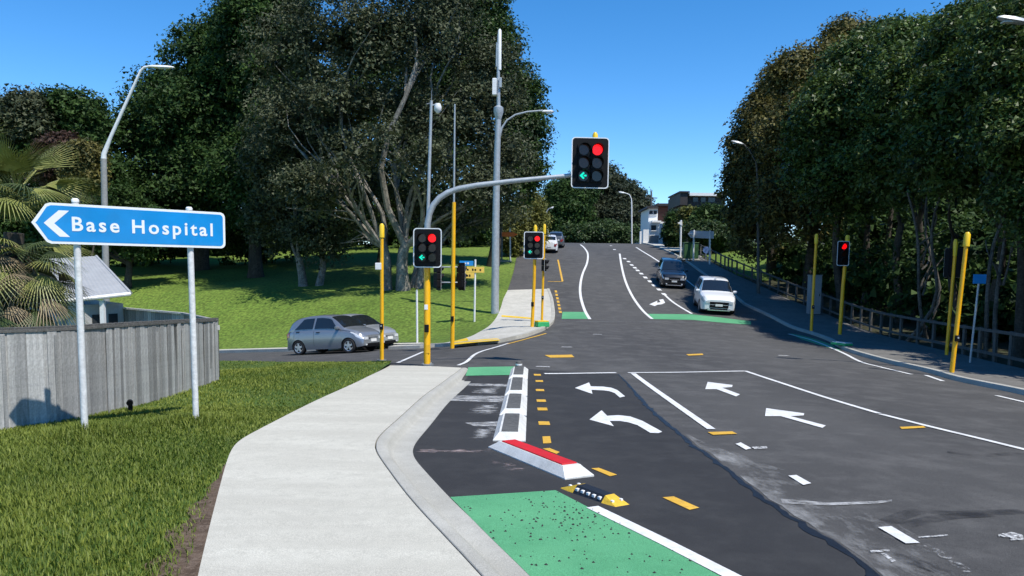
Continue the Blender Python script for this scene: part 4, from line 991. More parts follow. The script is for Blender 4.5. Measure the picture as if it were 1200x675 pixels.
# ---- post and rail fence behind the right footpath
FR = smoothline([(p[0]+.12, p[1]) for p in RB if p[1] > 12], 4); fr = resample(FR, 2.3)
root = thing('rail_fence', 'low timber post and rail fence behind the right-hand footpath', 'fence', (fr[3][0], fr[3][1], float(Zb(*fr[3])))); Lc = local(root)
for i, p in enumerate(fr):
    z = float(Zp(*p)); m_ = MB(); m_.box(Lc((p[0], p[1], z+.52)), (.10,.10,1.14), math.radians(15), ch=.01); obj('post', m_, timber_dark, root)
rp_ = fr
def rails(dz, name, w, h):
    for a, b in zip(rp_[:-1], rp_[1:]):
        A = Lc((a[0]-.07, a[1], float(Zp(*a))+dz)); B = Lc((b[0]-.07, b[1], float(Zp(*b))+dz)); t = (B-A); n_ = Vector((-t.y, t.x, 0)).normalized()*w/2; u = Vector((0,0,h/2)); m_ = MB()
        m_.add([A-n_-u, A+n_-u, A+n_+u, A-n_+u, B-n_-u, B+n_-u, B+n_+u, B-n_+u], [(0,1,2,3),(7,6,5,4),(0,4,5,1),(1,5,6,2),(2,6,7,3),(3,7,4,0)]); obj(name, m_, timber_dark, root)
rails(1.02, 'rail', .05, .10); rails(.25, 'rail', .04, .10)

# ---- up the hill on the right: back of a large sign, green cabinet, small signs
b = G(812.5, 306, Zb); D = b.y; b2 = W(831.5, 309, D-3)
root = thing('direction_sign', 'grey back of a large arrow sign on two white posts up the hill', 'sign', tuple(b)); Lc = local(root); w_ = lambda x, y, dd=0: Lc(W(x, y, D+dd))
pole_part(root, [Vector((0,0,-.6)), w_(813.2,269.5)], .075, white_metal, 'post'); pole_part(root, [w_(831.5,313,-2), w_(832,270,-2)], .075, white_metal, 'post')
pt = [w_(x, y, dd) for x, y, dd in ((806.5,274,.65),(810,270,.5),(837,271,-2.5),(836.6,279.5,-2.5),(810,278.6,.5))]; m_ = MB(); m_.add([p+Vector((-.02,.1,0)) for p in pt] + [p+Vector((.02,.16,0)) for p in pt], [(0,1,2,3,4),(9,8,7,6,5)] + [(k, (k+1) % 5, 5+(k+1) % 5, 5+k) for k in range(5)]); obj('panel', m_, sign_back, root)
c = G(806, 304.5, Zp); root = thing('utility_cabinet', 'dark green utility cabinet at the back of the right-hand footpath', 'cabinet', tuple(c)); hgt = W(806, 285, c.y).z-c.z
gc = pmat('green_cabinet_paint', (.035,.10,.03), .5, var=.12)
m_ = MB(); m_.box((.2,0,hgt/2+.05), (1.25,.7,hgt-.1), ch=.03); cb = obj('body', m_, gc, root)
for sx in (-.31,.31): m_ = MB(); m_.box((.2+sx,-.36,hgt/2), (.58,.02,hgt*.8), ch=.005); obj('door', m_, gc, cb)
m_ = MB(); m_.box((.2,0,0.02), (1.5,.95,.12), ch=.02); obj('plinth', m_, concrete, root); m_ = MB(); m_.box((.2,0,hgt+.03), (1.35,.8,.07), ch=.02); obj('lid', m_, gc, root)
b = G(797.3, 302, Zp); D = b.y; root = thing('sign_post', 'white post with a small white plate beside the green cabinet', 'sign', tuple(b)); Lc = local(root); w_ = lambda x, y, dd=0: Lc(W(x, y, D+dd))
pole_part(root, [Vector((0,0,-.2)), w_(798,258)], .085, white_metal, 'post'); m_ = MB(); m_.prism([(w_(793.5,261.5).x, w_(793.5,261.5).z), (w_(799,258.5).x, w_(799,258.5).z), (w_(799.3,264.5).x, w_(799.3,264.5).z)], -.1, -.13, lambda u, v, w: Vector((u, w, v))); obj('plate', m_, white_metal, root)
m_ = MB(); m_.box((0,0,.03), (.7,.5,.1), ch=.02); obj('footing', m_, concrete, root)
b = G(827.5, 306, Zb); D = b.y; root = thing('round_sign', 'small round pale blue sign in front of the hedge', 'sign', tuple(b)); Lc = local(root); c = Lc(W(827.5,293,D))
pole_part(root, [Vector((0,0,-.2)), c], .04, galv, 'post'); obj('disc', MB().prism(circ(.3, 20, c.x, c.z), -.06, -.08, lambda u, v, w: Vector((u, w, v))), pmat('pale_blue_sign', (.12,.2,.42), .4), root)
# ================================================================== VEHICLES
def pch(xs, ys):
    X, Y = pchip_table(xs, ys, .01); return lambda x: np.interp(x, X, Y)
def paint(name, col, metal=.0, rough=.28, coat=.6): return pmat(name, col, rough, metal, coat=coat)
car_glass = pmat('car_glass', (.012,.015,.018), .06, spec=.8, coat=.3)
tyre_m = pmat('tyre_rubber', (.015,.015,.016), .85); rim_m = pmat('alloy_rim', (.55,.56,.57), .35, .6)
under_m = pmat('car_underside', (.008,.008,.009), .9); chrome = pmat('chrome_trim', (.62,.63,.64), .2, .8)
headlamp = pmat('headlamp_lens', (.62,.64,.66), .12, .2, coat=.5); tail_lens = pmat('tail_lamp_lens', (.35,.01,.012), .2, coat=.5); plate_m = pmat('number_plate', (.75,.75,.72), .5)
headlamp_on = pmat('headlamp_lens_bright', (.8,.82,.84), .12, .3, coat=.8)

def make_car(label, group, body, top, belt, L, Wd, wb, wr, cowl, roof0, roof1, tail, win, clear=.2, fx=None, cap_dark=None, lamps=None, rear_view=False, cat='car', name='parked_car', cladding=None, hood_h=None):
    """x forward. top: silhouette [(x, z)] rear to front; belt: [(x, z)]; cowl/roof0: windscreen foot and head; roof1/tail: rear window head and foot"""
    zt = pch(*zip(*top)); zb0 = pch(*zip(*belt)); root = thing(name, label, cat, (0,0,0), 0, group)
    xf = (L/2 - (L-wb)*.48, -(L/2 - (L-wb)*.52))
    if fx: xf = fx
    R = wr + .055
    def hw(x):
        u = abs(x)/(L/2); return Wd/2*(1 - .17*max(0, (u-.62)/.38)**2.4 - .015*u)
    def zbot(x):
        z = clear + .06*max(0, (abs(x)-(L/2-.45))/.45)
        for c in xf:
            d = abs(x-c)
            if d < R: z = max(z, wr + math.sqrt(R*R - d*d) - .02)
        return z
    def surf(x, s, off=0.):
        T = float(zt(x)); B = min(float(zb0(x)), T - .05); w = hw(x); z0 = min(zbot(x), B-.05); gh = T - B
        wr_ = w*.97 - .06 - .30*max(0, gh-.08)
        if gh < .12: wr_ = w*.97 - .10
        if s <= .5:
            f = s/.5; z = z0 + (B-z0)*f; zz = (z-clear)/max(.1, B-clear)
            y = w*(.955 + .045*math.sin(math.pi*min(1, max(0, zz))**.9) - .012*zz)
            if zz > .93: y -= .02*(zz-.93)/.07
        elif s <= .8:
            f = (s-.5)/.3; yb = w*.97 - .02; y = yb + (wr_-yb)*f**1.15; z = B + (gh-min(.05, gh*.4))*f
        else:
            f = (s-.8)/.2; a = f*math.pi/2; y = wr_*math.cos(a)**.75 if f < 1 else 0.; z = T - min(.05, gh*.4)*(1-math.sin(a)**.8) + .0
            z += .012*(1-(y/max(wr_,.1))**2)
        return Vector((x, y, z))
    def nrm(x, s, sgn=1):
        e = .02; a = surf(min(x+e, L/2-.01), s)-surf(max(x-e, -L/2+.01), s); b = surf(x, min(s+e,1))-surf(x, max(s-e,0)); n = a.cross(b)
        n = n.normalized() if n.length > 1e-9 else Vector((0,0,1))
        c = surf(x, s)
        if n.dot(Vector((0, c.y, c.z-.7))) < 0: n = -n
        return n
    S = [0,.1,.2,.3,.38,.44,.48,.5,.54,.6,.66,.72,.78,.8,.83,.87,.92,1.0]
    X = list(np.arange(-L/2, L/2+.001, L/96)); ns = len(S); mb = MB()
    def shrink(p, k, xx): return Vector((xx, p.y*k, .55 + (p.z-.55)*k))
    rows = []
    for x in X:
        half = [surf(min(max(x, -L/2+.02), L/2-.02), s) for s in S]; e = (abs(x)-(L/2-.07))/.07
        if e > 0: k = 1 - .05*e*e; half = [shrink(p, k, x) for p in half]
        ring = half + [Vector((p.x, -p.y, p.z)) for p in reversed(half[:-1])]; rows.append(ring)
    nr = len(rows[0])
    for r in rows: mb.v += [tuple(p) for p in r]
    for i in range(len(X)-1):
        for k in range(nr-1): a = i*nr+k; mb.f.append((a, a+1, a+nr+1, a+nr))
    mb.f += [tuple(range(nr)), tuple((len(X)-1)*nr+k for k in reversed(range(nr)))]
    bd = obj('body', mb, body, root, True)
    m_ = MB(); m_.box((0,0,.36), (L*.93, Wd*.80, .30)); obj('underbody', m_, under_m, root)
    def panel(nm, x0, x1, s0, s1, mat, side=1, n=10, m=5, off=.007, par=None, skew=(0,0), clip=None):
        q = MB()
        for i in range(n+1):
            for j in range(m+1):
                fs = j/m; s = s0 + (s1-s0)*fs; x = (x0 + skew[0]*fs) + ((x1 + skew[1]*fs) - (x0 + skew[0]*fs))*i/n
                if clip: x = clip(x, s)
                p = surf(x, s) + nrm(x, s)*off; q.v.append((p.x, p.y*side, p.z))
        for i in range(n):
            for j in range(m): a = i*(m+1)+j; q.f.append((a, a+1, a+m+2, a+m+1))
        return obj(nm, q, mat, par or root, True)
    for side in (1, -1):
        for (x0, x1, k0, k1) in win: panel('side_window', x0, x1, .535, .765, car_glass, side, skew=(k0, k1))
    def glazing(nm, xa, xb):
        q = MB(); n, m = 10, 8
        for i in range(n+1):
            x = xa + (xb-xa)*i/n
            for j in range(m+1):
                f = -1 + 2*j/m; s_ = 1 - .17*abs(f) if True else 1
                p = surf(x, s_); pn_ = nrm(x, 1.0); pn_ = pn_ if pn_.z > 0 else -pn_
                q.v.append((p.x + pn_.x*.012, math.copysign(p.y, f) if f else 0, p.z + pn_.z*.012))
        for i in range(n):
            for j in range(m): a = i*(m+1)+j; q.f.append((a, a+1, a+m+2, a+m+1))
        return obj(nm, q, car_glass, root, True)
    glazing('windscreen', roof0+.04, cowl-.04); glazing('rear_window', tail+.05, roof1-.05)
    # door gaps and handles
    for side in (1, -1):
        for (x0, x1, k0, k1) in win[:2]:
            xh = x0 + .12; p = surf(xh, .445); q = MB(); q.box((xh+.06, (p.y+.016)*side, p.z), (.17,.03,.03), ch=.008); obj('door_handle', q, black_plastic if body.name.startswith('silver') else body, root)
            panel('door_gap', x0-.035, x0-.027, .10, .5, black_plastic, side, 1, 8, .004)
        p = surf(cowl-.22, .52); q = MB(); q.box((cowl-.26, (p.y+.10)*side, p.z+.09), (.10,.19,.13), ch=.03); obj('wing_mirror', q, body, root)
    # wheels
    for c in xf:
        for side in (1, -1):
            y = Wd/2 - .115; n = 28; prof = [(-.10,wr*.66),(-.105,wr*.9),(-.08,wr*.985),(0,wr),(.075,wr*.985),(.10,wr*.9),(.095,wr*.68)]; q = MB()
            for k in range(n):
                a = 2*math.pi*k/n
                for o_, r_ in prof: q.v.append((c+r_*math.cos(a), (y+o_)*side, wr+r_*math.sin(a)))
            m = len(prof)
            for k in range(n):
                for j in range(m-1): a = k*m+j; b_ = ((k+1) % n)*m+j; q.f.append((a, a+1, b_+1, b_))
            wl = obj('wheel', q, tyre_m, root, True)
            q = MB(); rr_ = wr*.68
            for k in range(n): a = 2*math.pi*k/n; q.v += [(c+rr_*math.cos(a), (y+.085)*side, wr+rr_*math.sin(a)), (c+rr_*.86*math.cos(a), (y+.07)*side, wr+rr_*.86*math.sin(a))]
            for k in range(n): a = 2*k; b_ = 2*((k+1) % n); q.f.append((a, a+1, b_+1, b_))
            obj('rim', q, rim_m, wl)
            q = MB()
            for k in range(5):
                a = 2*math.pi*k/5 + .3; d = Vector((math.cos(a), 0, math.sin(a))); t = Vector((-d.z, 0, d.x)); C_ = Vector((c, (y+.07)*side, wr))
                vs = [C_ + d*.02 - t*.05, C_ + d*.02 + t*.05, C_ + d*rr_*.9 + t*.035, C_ + d*rr_*.9 - t*.035]; vs += [v + Vector((0,.02*side,0)) for v in vs]
                q.add(vs, [(0,1,2,3),(4,5,6,7),(0,1,5,4),(1,2,6,5),(2,3,7,6),(3,0,4,7)])
            q.tube([(c, (y+.06)*side, wr), (c, (y+.1)*side, wr)], .055, 10); obj('spokes', q, rim_m, wl)
            q = MB(); q.prism(circ(rr_*.92, 20, c, wr), (y+.02)*side, (y+.03)*side, lambda u, v, w: Vector((u, w, v))); obj('brake_disc', q, under_m, wl)
    F_ = L/2; fz = lambda f: clear + (float(zt(F_-.05))-clear)*f
    wF = hw(F_)*.95
    def face(nm, z0, z1, y0, y1, mat, x=F_, d=.012, par=None, ch=.004, taper=1.):
        q = MB(); q.box((x, (y0+y1)/2, (z0+z1)/2), (d*2, y1-y0, z1-z0), ch=min(ch, d*.8)); return obj(nm, q, mat, par or root)
    sp_ = lamps or {}
    gz0, gz1 = sp_.get('grille', (.58,.80)); face('grille', fz(gz0), fz(gz1), -wF*sp_.get('gw', .5), wF*sp_.get('gw', .5), black_plastic, d=.014)
    face('grille_bar', fz((gz0+gz1)/2)-.012, fz((gz0+gz1)/2)+.012, -wF*sp_.get('gw', .5)*.96, wF*sp_.get('gw', .5)*.96, chrome, d=.022)
    face('air_intake', fz(sp_.get('in0', .12)), fz(sp_.get('in1', .3)), -wF*.62, wF*.62, black_plastic, d=.014)
    face('bumper_lip', fz(.02), fz(.09), -wF*.8, wF*.8, sp_.get('lip', black_plastic), d=.03)
    face('number_plate', fz(.40), fz(.40)+.115, -.18, .18, plate_m, d=.026)
    for side in (1, -1):
        panel('headlight', F_-sp_.get('hl', .42), F_-.045, .38, .50, sp_.get('mat', headlamp), side, 8, 4, .010)
        y0, y1 = wF*max(.56, sp_.get('gw', .5)+.03), wF*.95; face('headlight', fz(gz1-.16), fz(gz1+.06), min(y0*side, y1*side), max(y0*side, y1*side), sp_.get('mat', headlamp), d=.018)
        face('fog_light', fz(.14), fz(.26), min(wF*.68*side, wF*.82*side), max(wF*.68*side, wF*.82*side), sp_.get('mat', headlamp), d=.018)
    Rr = -L/2; rz = lambda f: clear + (float(belt[0][1])-clear)*f; wR = hw(Rr)*.95
    for side in (1, -1):
        y0, y1 = wR*.72, wR*1.0; face('tail_light', rz(.62), rz(.98), min(y0*side, y1*side), max(y0*side, y1*side), tail_lens, x=Rr, d=.02)
        panel('tail_light', Rr+.04, Rr+.2, .36, .5, tail_lens, side, 4, 4, .010)
    face('number_plate', rz(.5), rz(.5)+.12, -.18, .18, plate_m, x=Rr, d=.022); face('rear_bumper', rz(.0), rz(.26), -wR*.96, wR*.96, cladding or body, x=Rr, d=.05, ch=.03)
    if cladding:
        for side in (1, -1): panel('sill_cladding', xf[1]+R+.02, xf[0]-R-.02, .0, .10, cladding, side, 10, 2, .012)
    return root
def place(root, px, py, heading, zf=Zr):
    """put the car's middle over the picture point; heading is the plan direction the nose points to"""
    c = G(px, py, zf); place_at(root, c.x, c.y, heading, zf)
def place_at(root, x, y, heading, zf=Zr):
    h = Vector(heading).normalized(); a = Vector((x, y)) + h*1.2; b = Vector((x, y)) - h*1.2; s_ = Vector((-h.y, h.x)); l = Vector((x, y)) + s_*.75; r = Vector((x, y)) - s_*.75
    zz = lambda p: float(zf(p.x, p.y)); pit = math.atan2(zz(a)-zz(b), 2.4); rol = math.atan2(zz(l)-zz(r), 1.5)
    root.location = (x, y, (zz(a)+zz(b)+zz(l)+zz(r))/4); root.rotation_euler = (rol, -pit, math.atan2(h.y, h.x))

silver = paint('silver_paint', (.25,.27,.30), .5, .3); silver2 = paint('silver_grey_paint', (.42,.44,.46), .45, .3)
white_p = paint('white_car_paint', (.74,.75,.76), 0, .3); black_p = paint('black_car_paint', (.012,.014,.018), .0, .22); grey_p = paint('dark_grey_car_paint', (.10,.11,.12), .3, .3)
hatch = dict(body=silver, top=[(-1.86,.90),(-1.78,1.02),(-1.5,1.33),(-1.15,1.475),(-.6,1.535),(-.1,1.54),(.3,1.49),(.62,1.33),(1.0,1.05),(1.12,.985),(1.45,.90),(1.72,.78),(1.86,.62)],
    belt=[(-1.86,.86),(-1.3,.955),(-.5,.95),(.6,.925),(1.0,.905),(1.4,.83),(1.86,.56)], L=3.72, Wd=1.66, wb=2.43, wr=.29, cowl=1.08, roof0=.36, roof1=-1.1, tail=-1.72,
    win=[(-.36,.86,.05,-.42),(-1.36,-.44,.42,.04)], lamps=dict(grille=(.62,.76), gw=.42, hl=.5), cat='car')
c1 = make_car('silver small hatchback side-on in the side road, nearer of two', 'silver hatchbacks', **hatch)
hd = (8.6,-3.9)
def place_front(): pass
cc = G(391, 414, Zr); place_at(c1, cc.x, cc.y+.35, hd)
h2 = dict(hatch); h2['body'] = silver2
c2 = make_car('silver hatchback mostly hidden behind the nearer silver hatchback', 'silver hatchbacks', **h2)
n_ = Vector((3.9, 8.6)).normalized(); hv = Vector(hd).normalized(); q = Vector((c1.location.x, c1.location.y)) + n_*1.92 - hv*.50; place_at(c2, q.x, q.y, hd)
suv = dict(top=[(-2.32,.98),(-2.26,1.12),(-2.0,1.52),(-1.7,1.66),(-1.1,1.71),(-.2,1.72),(.22,1.66),(.55,1.47),(1.0,1.17),(1.12,1.12),(1.7,1.05),(2.1,.98),(2.32,.80)],
    belt=[(-2.32,.95),(-1.8,1.08),(-.8,1.06),(.6,1.02),(1.05,1.0),(1.7,.95),(2.32,.74)], L=4.64, Wd=1.81, wb=2.67, wr=.345, cowl=1.08, roof0=.24, roof1=-1.75, tail=-2.2,
    win=[(-.32,.86,.04,-.42),(-1.2,-.40,.06,.04),(-1.75,-1.28,.35,.02)], clear=.24)
ws = make_car('white SUV waiting at the far stop line', 'oncoming cars', body=white_p, lamps=dict(grille=(.26,.78), gw=.66, in0=.08, in1=.22, lip=chrome, hl=.5), cladding=black_plastic, **suv)
c_ = G(842, 367); place_at(ws, c_.x+.05, c_.y+1.5, (-.13,-1))
roof_m = MB(); roof_m.box((.15,0,1.745), (.16,.10,.05), ch=.015); obj('roof_aerial', roof_m, white_p, ws)
bs_ = make_car('black SUV queued behind the white SUV', 'oncoming cars', body=black_p, lamps=dict(grille=(.55,.82), gw=.5, in0=.1, in1=.3, lip=chrome, hl=.5, mat=headlamp_on), **suv)
c_ = G(791, 337); place_at(bs_, c_.x, c_.y+1.6, (-.10,-1))
ws.scale = (1.06,1.10,1.06)
pw = make_car('white SUV parked on the left up the hill, seen from behind', 'cars parked up the hill', body=white_p, cladding=black_plastic, **suv)
place_at(pw, 3.5, 75, (.05,1)); pw.scale = (.94,.94,.94)
pg = make_car('dark grey SUV parked in front of the white one up the hill', 'cars parked up the hill', body=grey_p, cladding=black_plastic, **suv)
place_at(pg, 4.55, 81.5, (.09,1)); pg.scale = (.94,.94,.94)
# ================================================================== BUILDINGS UP THE HILL
house_white = pmat('white_house_wall', (.80,.80,.78), .7, var=.06); brick_red = layered('brown_tile', (.10,.045,.035), (.16,.07,.05), (.12,.06,.05), 3, 9, .8, .3, 40, (25,.3)); dark_clad = pmat('dark_cladding', (.03,.024,.022), .6, var=.2); pane = pmat('window_pane', (.03,.04,.05), .08)
grey_wall = pmat('grey_render', (.22,.23,.23), .8, var=.1)
def bld(label, px, py, D, name, cat, rz=0.):
    b = W(px, py, D); b.z = float(Zb(b.x, b.y)) - .5; root = thing(name, label, cat, tuple(b), rz); return root, D
def bbox(root, D, x0, x1, y0, y1, dep, mat, nm, par=None, dd=0., ch=0.):
    Lc = local(root); a = Lc(W(x0, y1, D+dd)); c = Lc(W(x1, y0, D+dd)); m_ = MB(); m_.box(((a.x+c.x)/2, a.y+dep/2, (a.z+c.z)/2), (abs(c.x-a.x), dep, abs(c.z-a.z)), ch=ch); return obj(nm, m_, mat, par or root)
root, D = bld('white two-storey house with brown tiled roof on the crest', 775, 288, 100, 'house', 'house')
w1 = bbox(root, D, 759, 771, 243.5, 290, 6, house_white, 'wall'); w2 = bbox(root, D, 769.5, 797, 239.5, 262, 7, brick_red, 'upper_wall', dd=.6)
m_ = MB(); Lc = local(root)
pr = [Lc(W(x, y, D-.4)) for x, y in ((768,241),(798,241),(796,238.3),(770,238.3))]; m_.add([p for p in pr] + [p+Vector((0,8,0)) for p in pr], [(0,1,2,3),(7,6,5,4),(0,4,5,1),(1,5,6,2),(2,6,7,3),(3,7,4,0)]); obj('roof', m_, dark_clad, root)
pr = [Lc(W(x, y, D-.5)) for x, y in ((757.5,244),(772.5,244),(771,241.5),(759,241.5))]; m_ = MB(); m_.add([p for p in pr] + [p+Vector((0,7,0)) for p in pr], [(0,1,2,3),(7,6,5,4),(0,4,5,1),(1,5,6,2),(2,6,7,3),(3,7,4,0)]); obj('roof', m_, dark_clad, root)
bbox(root, D, 760.5, 786, 260, 292, 3, house_white, 'wall', dd=-2.0); 
for x0, x1, y0, y1 in ((761,765,247,251),(766,770,247,251),(763,769,264,270)):
    wd = bbox(root, D, x0, x1, y0, y1, .1, pane, 'window', w1, dd=-.08 if y0 < 255 else -2.1); bbox(root, D, x0-.3, x1+.3, y1, y1+.6, .2, house_white, 'sill', w1, dd=-.14 if y0 < 255 else -2.2)
for x0, x1, y0 in ((749.5,752,271),(753.5,760.5,269),(772,779,262),(783.5,790.5,270)): bbox(root, D, x0, x1, y0, 291, .35, house_white, 'garden_wall', dd=-3.2)
for x0, x1, y0 in ((760.7,771.8,276),(779.2,783.3,274)): bbox(root, D, x0, x1, y0, 291, .3, grey_wall, 'gate', dd=-3.0)
bbox(root, D, 764, 775, 258.5, 260.5, 2.5, house_white, 'balcony', dd=-2.6)
root, D = bld('dark flat-roofed house with a pale fascia behind the hedge', 822, 300, 88, 'house', 'house')
w1 = bbox(root, D, 797.5, 850, 227, 300, 8, dark_clad, 'wall'); w2 = bbox(root, D, 797, 806, 225.6, 240, 6, dark_clad, 'tower', dd=-.8)
bbox(root, D, 808.2, 853, 226.3, 229.2, 9.5, house_white, 'fascia', dd=-.9); bbox(root, D, 796.6, 808.4, 224, 225.4, 6.6, dark_clad, 'parapet', dd=-1.0)
for x0, x1 in ((812,818),(821,827),(830,838)):
    bbox(root, D, x0, x1, 231.5, 237, .15, pane, 'window', w1, dd=-.08)
# hilltop roof glimpsed at the far left edge
root = thing('house', 'brown house roof just visible at the far left edge above the palm', 'house', tuple(W(-5, 200, 75))); Lc = local(root)
m_ = MB(); pr = [Lc(W(x, y, 75)) for x, y in ((-60,140),(30,140),(12,119),(-45,119))]; m_.add(pr + [p+Vector((0,7,0)) for p in pr], [(0,1,2,3),(7,6,5,4),(0,4,5,1),(1,5,6,2),(2,6,7,3),(3,7,4,0)]); obj('roof', m_, brick_red, root)
m_ = MB(); a = Lc(W(-55,140,75.6)); c = Lc(W(25,141,75.6)); m_.box(((a.x+c.x)/2, a.y+3, a.z-4), (c.x-a.x, 6, 8)); obj('wall', m_, grey_wall, root)

# ================================================================== TREES
LEAF_N = 3.3; LEAF_S = .98
def foliage(lobes, n, leaf, rng, clump=.9, per=26, inner=.18, low=.55, droop=0.):
    """leaf-sized quads gathered in clumps over the lobes (cx, cy, cz, rx, ry, rz, weight)"""
    Lb = np.array([l[:6] for l in lobes]); wgt = np.array([(l[6] if len(l) > 6 else 1.)*(l[3]*l[5] + l[3]*l[4] + l[4]*l[5]) for l in lobes]); wgt /= wgt.sum()
    n = int(n*LEAF_N); leaf = leaf*LEAF_S; nc = max(8, int(n/(per*1.9))); k = rng.choice(len(lobes), nc, p=wgt)
    d = rng.normal(size=(nc,3)); d /= np.linalg.norm(d, axis=1)[:,None]
    flip = (d[:,2] < -.2) & (rng.random(nc) < low); d[flip,2] *= -1
    isin = rng.random(nc) < inner + .1; rad = np.where(isin, rng.uniform(.2,.75,nc), rng.uniform(.84,1.06,nc)); bump = 1 + .10*np.sin(d[:,0]*7+k*1.7)*np.cos(d[:,2]*6+k)
    C = Lb[k,:3] + d*Lb[k,3:]*(rad*bump)[:,None]
    ctone = np.clip(rng.normal(.5,.2,nc), 0, 1)
    csz = clump*rng.uniform(.6,1.45,nc)
    idx = rng.integers(0, nc, n)
    off = rng.normal(size=(n,3)); off *= (rng.random(n)**.42/np.linalg.norm(off, axis=1))[:,None]; off *= np.array([.95,.95,.62]); P = C[idx] + off*csz[idx][:,None]
    P[:,2] -= droop*rng.random(n)**2
    outw = d[idx]; nn = outw*.55 + np.array([0,0,.55]) + rng.normal(size=(n,3))*.62; nn /= np.linalg.norm(nn, axis=1)[:,None]
    a = rng.normal(size=(n,3)); a[:,2] -= .35; u = a - nn*(a*nn).sum(1)[:,None]; u /= np.linalg.norm(u, axis=1)[:,None]; v = np.cross(nn, u)
    s = leaf*rng.uniform(.55,1.4,n)*np.where(isin[idx], 1.7, 1.); L = s[:,None]; Wd = (s*rng.uniform(.45,.75,n))[:,None]
    V = np.stack([P - u*L*.5, P + u*L*.42 + v*Wd*.5 + nn*L*.08, P + u*L*.42 - v*Wd*.5], 1).reshape(-1,3)
    Q = np.arange(n*3).reshape(-1,3); tone = np.clip(ctone[idx] + rng.normal(0,.16,n), 0, 1)
    return V, Q, tone, C
def limb_path(a, b, rng, wob=.12, n=7, sag=0.):
    a, b = Vector(a), Vector(b); L = (b-a).length; pts = []
    k = Vector((rng.uniform(-1,1), rng.uniform(-1,1), rng.uniform(-.3,.3)))*L*wob; k2 = Vector((rng.uniform(-1,1), rng.uniform(-1,1), rng.uniform(-.4,.4)))*L*wob*.5
    for i in range(n):
        t = i/(n-1); p = a.lerp(b, t) + k*math.sin(math.pi*t) + k2*math.sin(2*math.pi*t); p.z += sag*math.sin(math.pi*t)*L; pts.append(p)
    return pts
def tree(label, base, lobes_px, n, leaf, mat, bark, seed, trunk_r=.35, group=None, per=26, clump=.9, inner=.18, low=.55, name='tree', cat='tree', limbs=True, twigs=0, fork=None, stems=None, droop=0., depth_k=.9, extra=None, limb_k=1., wob=.10):
    """lobes_px: (px, py, rx_px, ry_px, d[, weight]) giving each lobe its own distance and real size"""
    rng = np.random.default_rng(seed); rr = random.Random(seed); root = thing(name, label, cat, tuple(base), group=group); B = Vector(base); lobes = []
    for l in lobes_px:
        c = W(l[0], l[1], l[4]) - B; rx = l[2]/ppm(l[4]); rz = l[3]/ppm(l[4]); ry = (rx*.6 + rz*.4)*depth_k; lobes.append((c.x, c.y, c.z, rx, ry, rz, l[5] if len(l) > 5 else 1.))
    if extra: lobes += extra
    V, Q, tone, C = foliage(lobes, n, leaf, rng, clump, per, inner, low, droop)
    m_ = MB(); top = max(l[2] for l in lobes); bot = min(l[2]-l[5] for l in lobes)
    fz = fork if fork is not None else max(1.2, min(bot + 1.0, top*.35)); cx = sum(l[0] for l in lobes)/len(lobes)
    st = stems or [(0,0,trunk_r)]
    tops = []
    for sx, sy, r in st:
        f = Vector((sx*1.35 + rr.uniform(-.25,.25), sy*1.35 + rr.uniform(-.2,.2), fz*rr.uniform(.9,1.15)))
        pts = limb_path((sx, sy, -.4), f, rr, .05, 6); rad = [r*(1.55 if i == 0 else 1.15 - .35*i/5) for i in range(6)]; rad[1] = r*1.15
        m_.tube(pts, rad, 10); tops.append((f, r*.8))
    if limbs:
        for l in lobes:
            f, r = min(tops, key=lambda t: (t[0]-Vector(l[:3])).length); c = Vector(l[:3]); c2 = f.lerp(c, .92); n_ = 8; pts = limb_path(f - Vector((0,0,.3)), c2, rr, wob, n_, .04); rl = r*rr.uniform(.42,.62)*limb_k
            m_.tube(pts, [rl*(1-.75*i/(n_-1)) for i in range(n_)], 7)
            for q in range(twigs):
                t = rr.uniform(.35,.95); p0 = pts[int(t*(n_-1))]; dv = Vector((rr.gauss(0,1), rr.gauss(0,1), rr.gauss(.2,.8))).normalized(); e = c + Vector((dv.x*l[3], dv.y*l[4], dv.z*l[5]))*rr.uniform(.7,.98)
                m_.tube(limb_path(p0, e, rr, .12, 6), [rl*.42*(1-.8*i/5) for i in range(6)], 5)
    obj('trunk', m_, bark, root, True)
    cr_ = npmesh('crown', V, Q, mat, root, {'tone': ('FACE', tone)}, nside=3); cr_['kind'] = 'stuff'
    return root

L_dark = leafmat('leaf_dark_green', (.010,.028,.010), (.066,.118,.028), .55, .15)
L_olive = leafmat('leaf_grey_olive', (.028,.038,.018), (.115,.130,.064), .6, .3)
L_gloss = leafmat('leaf_glossy_green', (.014,.028,.008), (.115,.175,.034), .45, .3, .2)
L_ochre = leafmat('leaf_ochre_tips', (.020,.030,.010), (.21,.18,.048), .6, .3)
L_yell = leafmat('leaf_yellow_green', (.06,.075,.018), (.20,.20,.045), .6, .3)
L_red = leafmat('leaf_red_brown', (.03,.018,.013), (.085,.045,.030), .6, .3)
L_mid = leafmat('leaf_mid_green', (.018,.040,.012), (.070,.115,.030), .55, .35)
L_far = leafmat('leaf_far_green', (.022,.032,.018), (.062,.075,.036), .6, .3)

def gb(px, py, d, zf=Zh):
    p = W(px, py, d); return Vector((p.x, p.y, float(zf(p.x, p.y))))
GL = 'trees on the park slope'
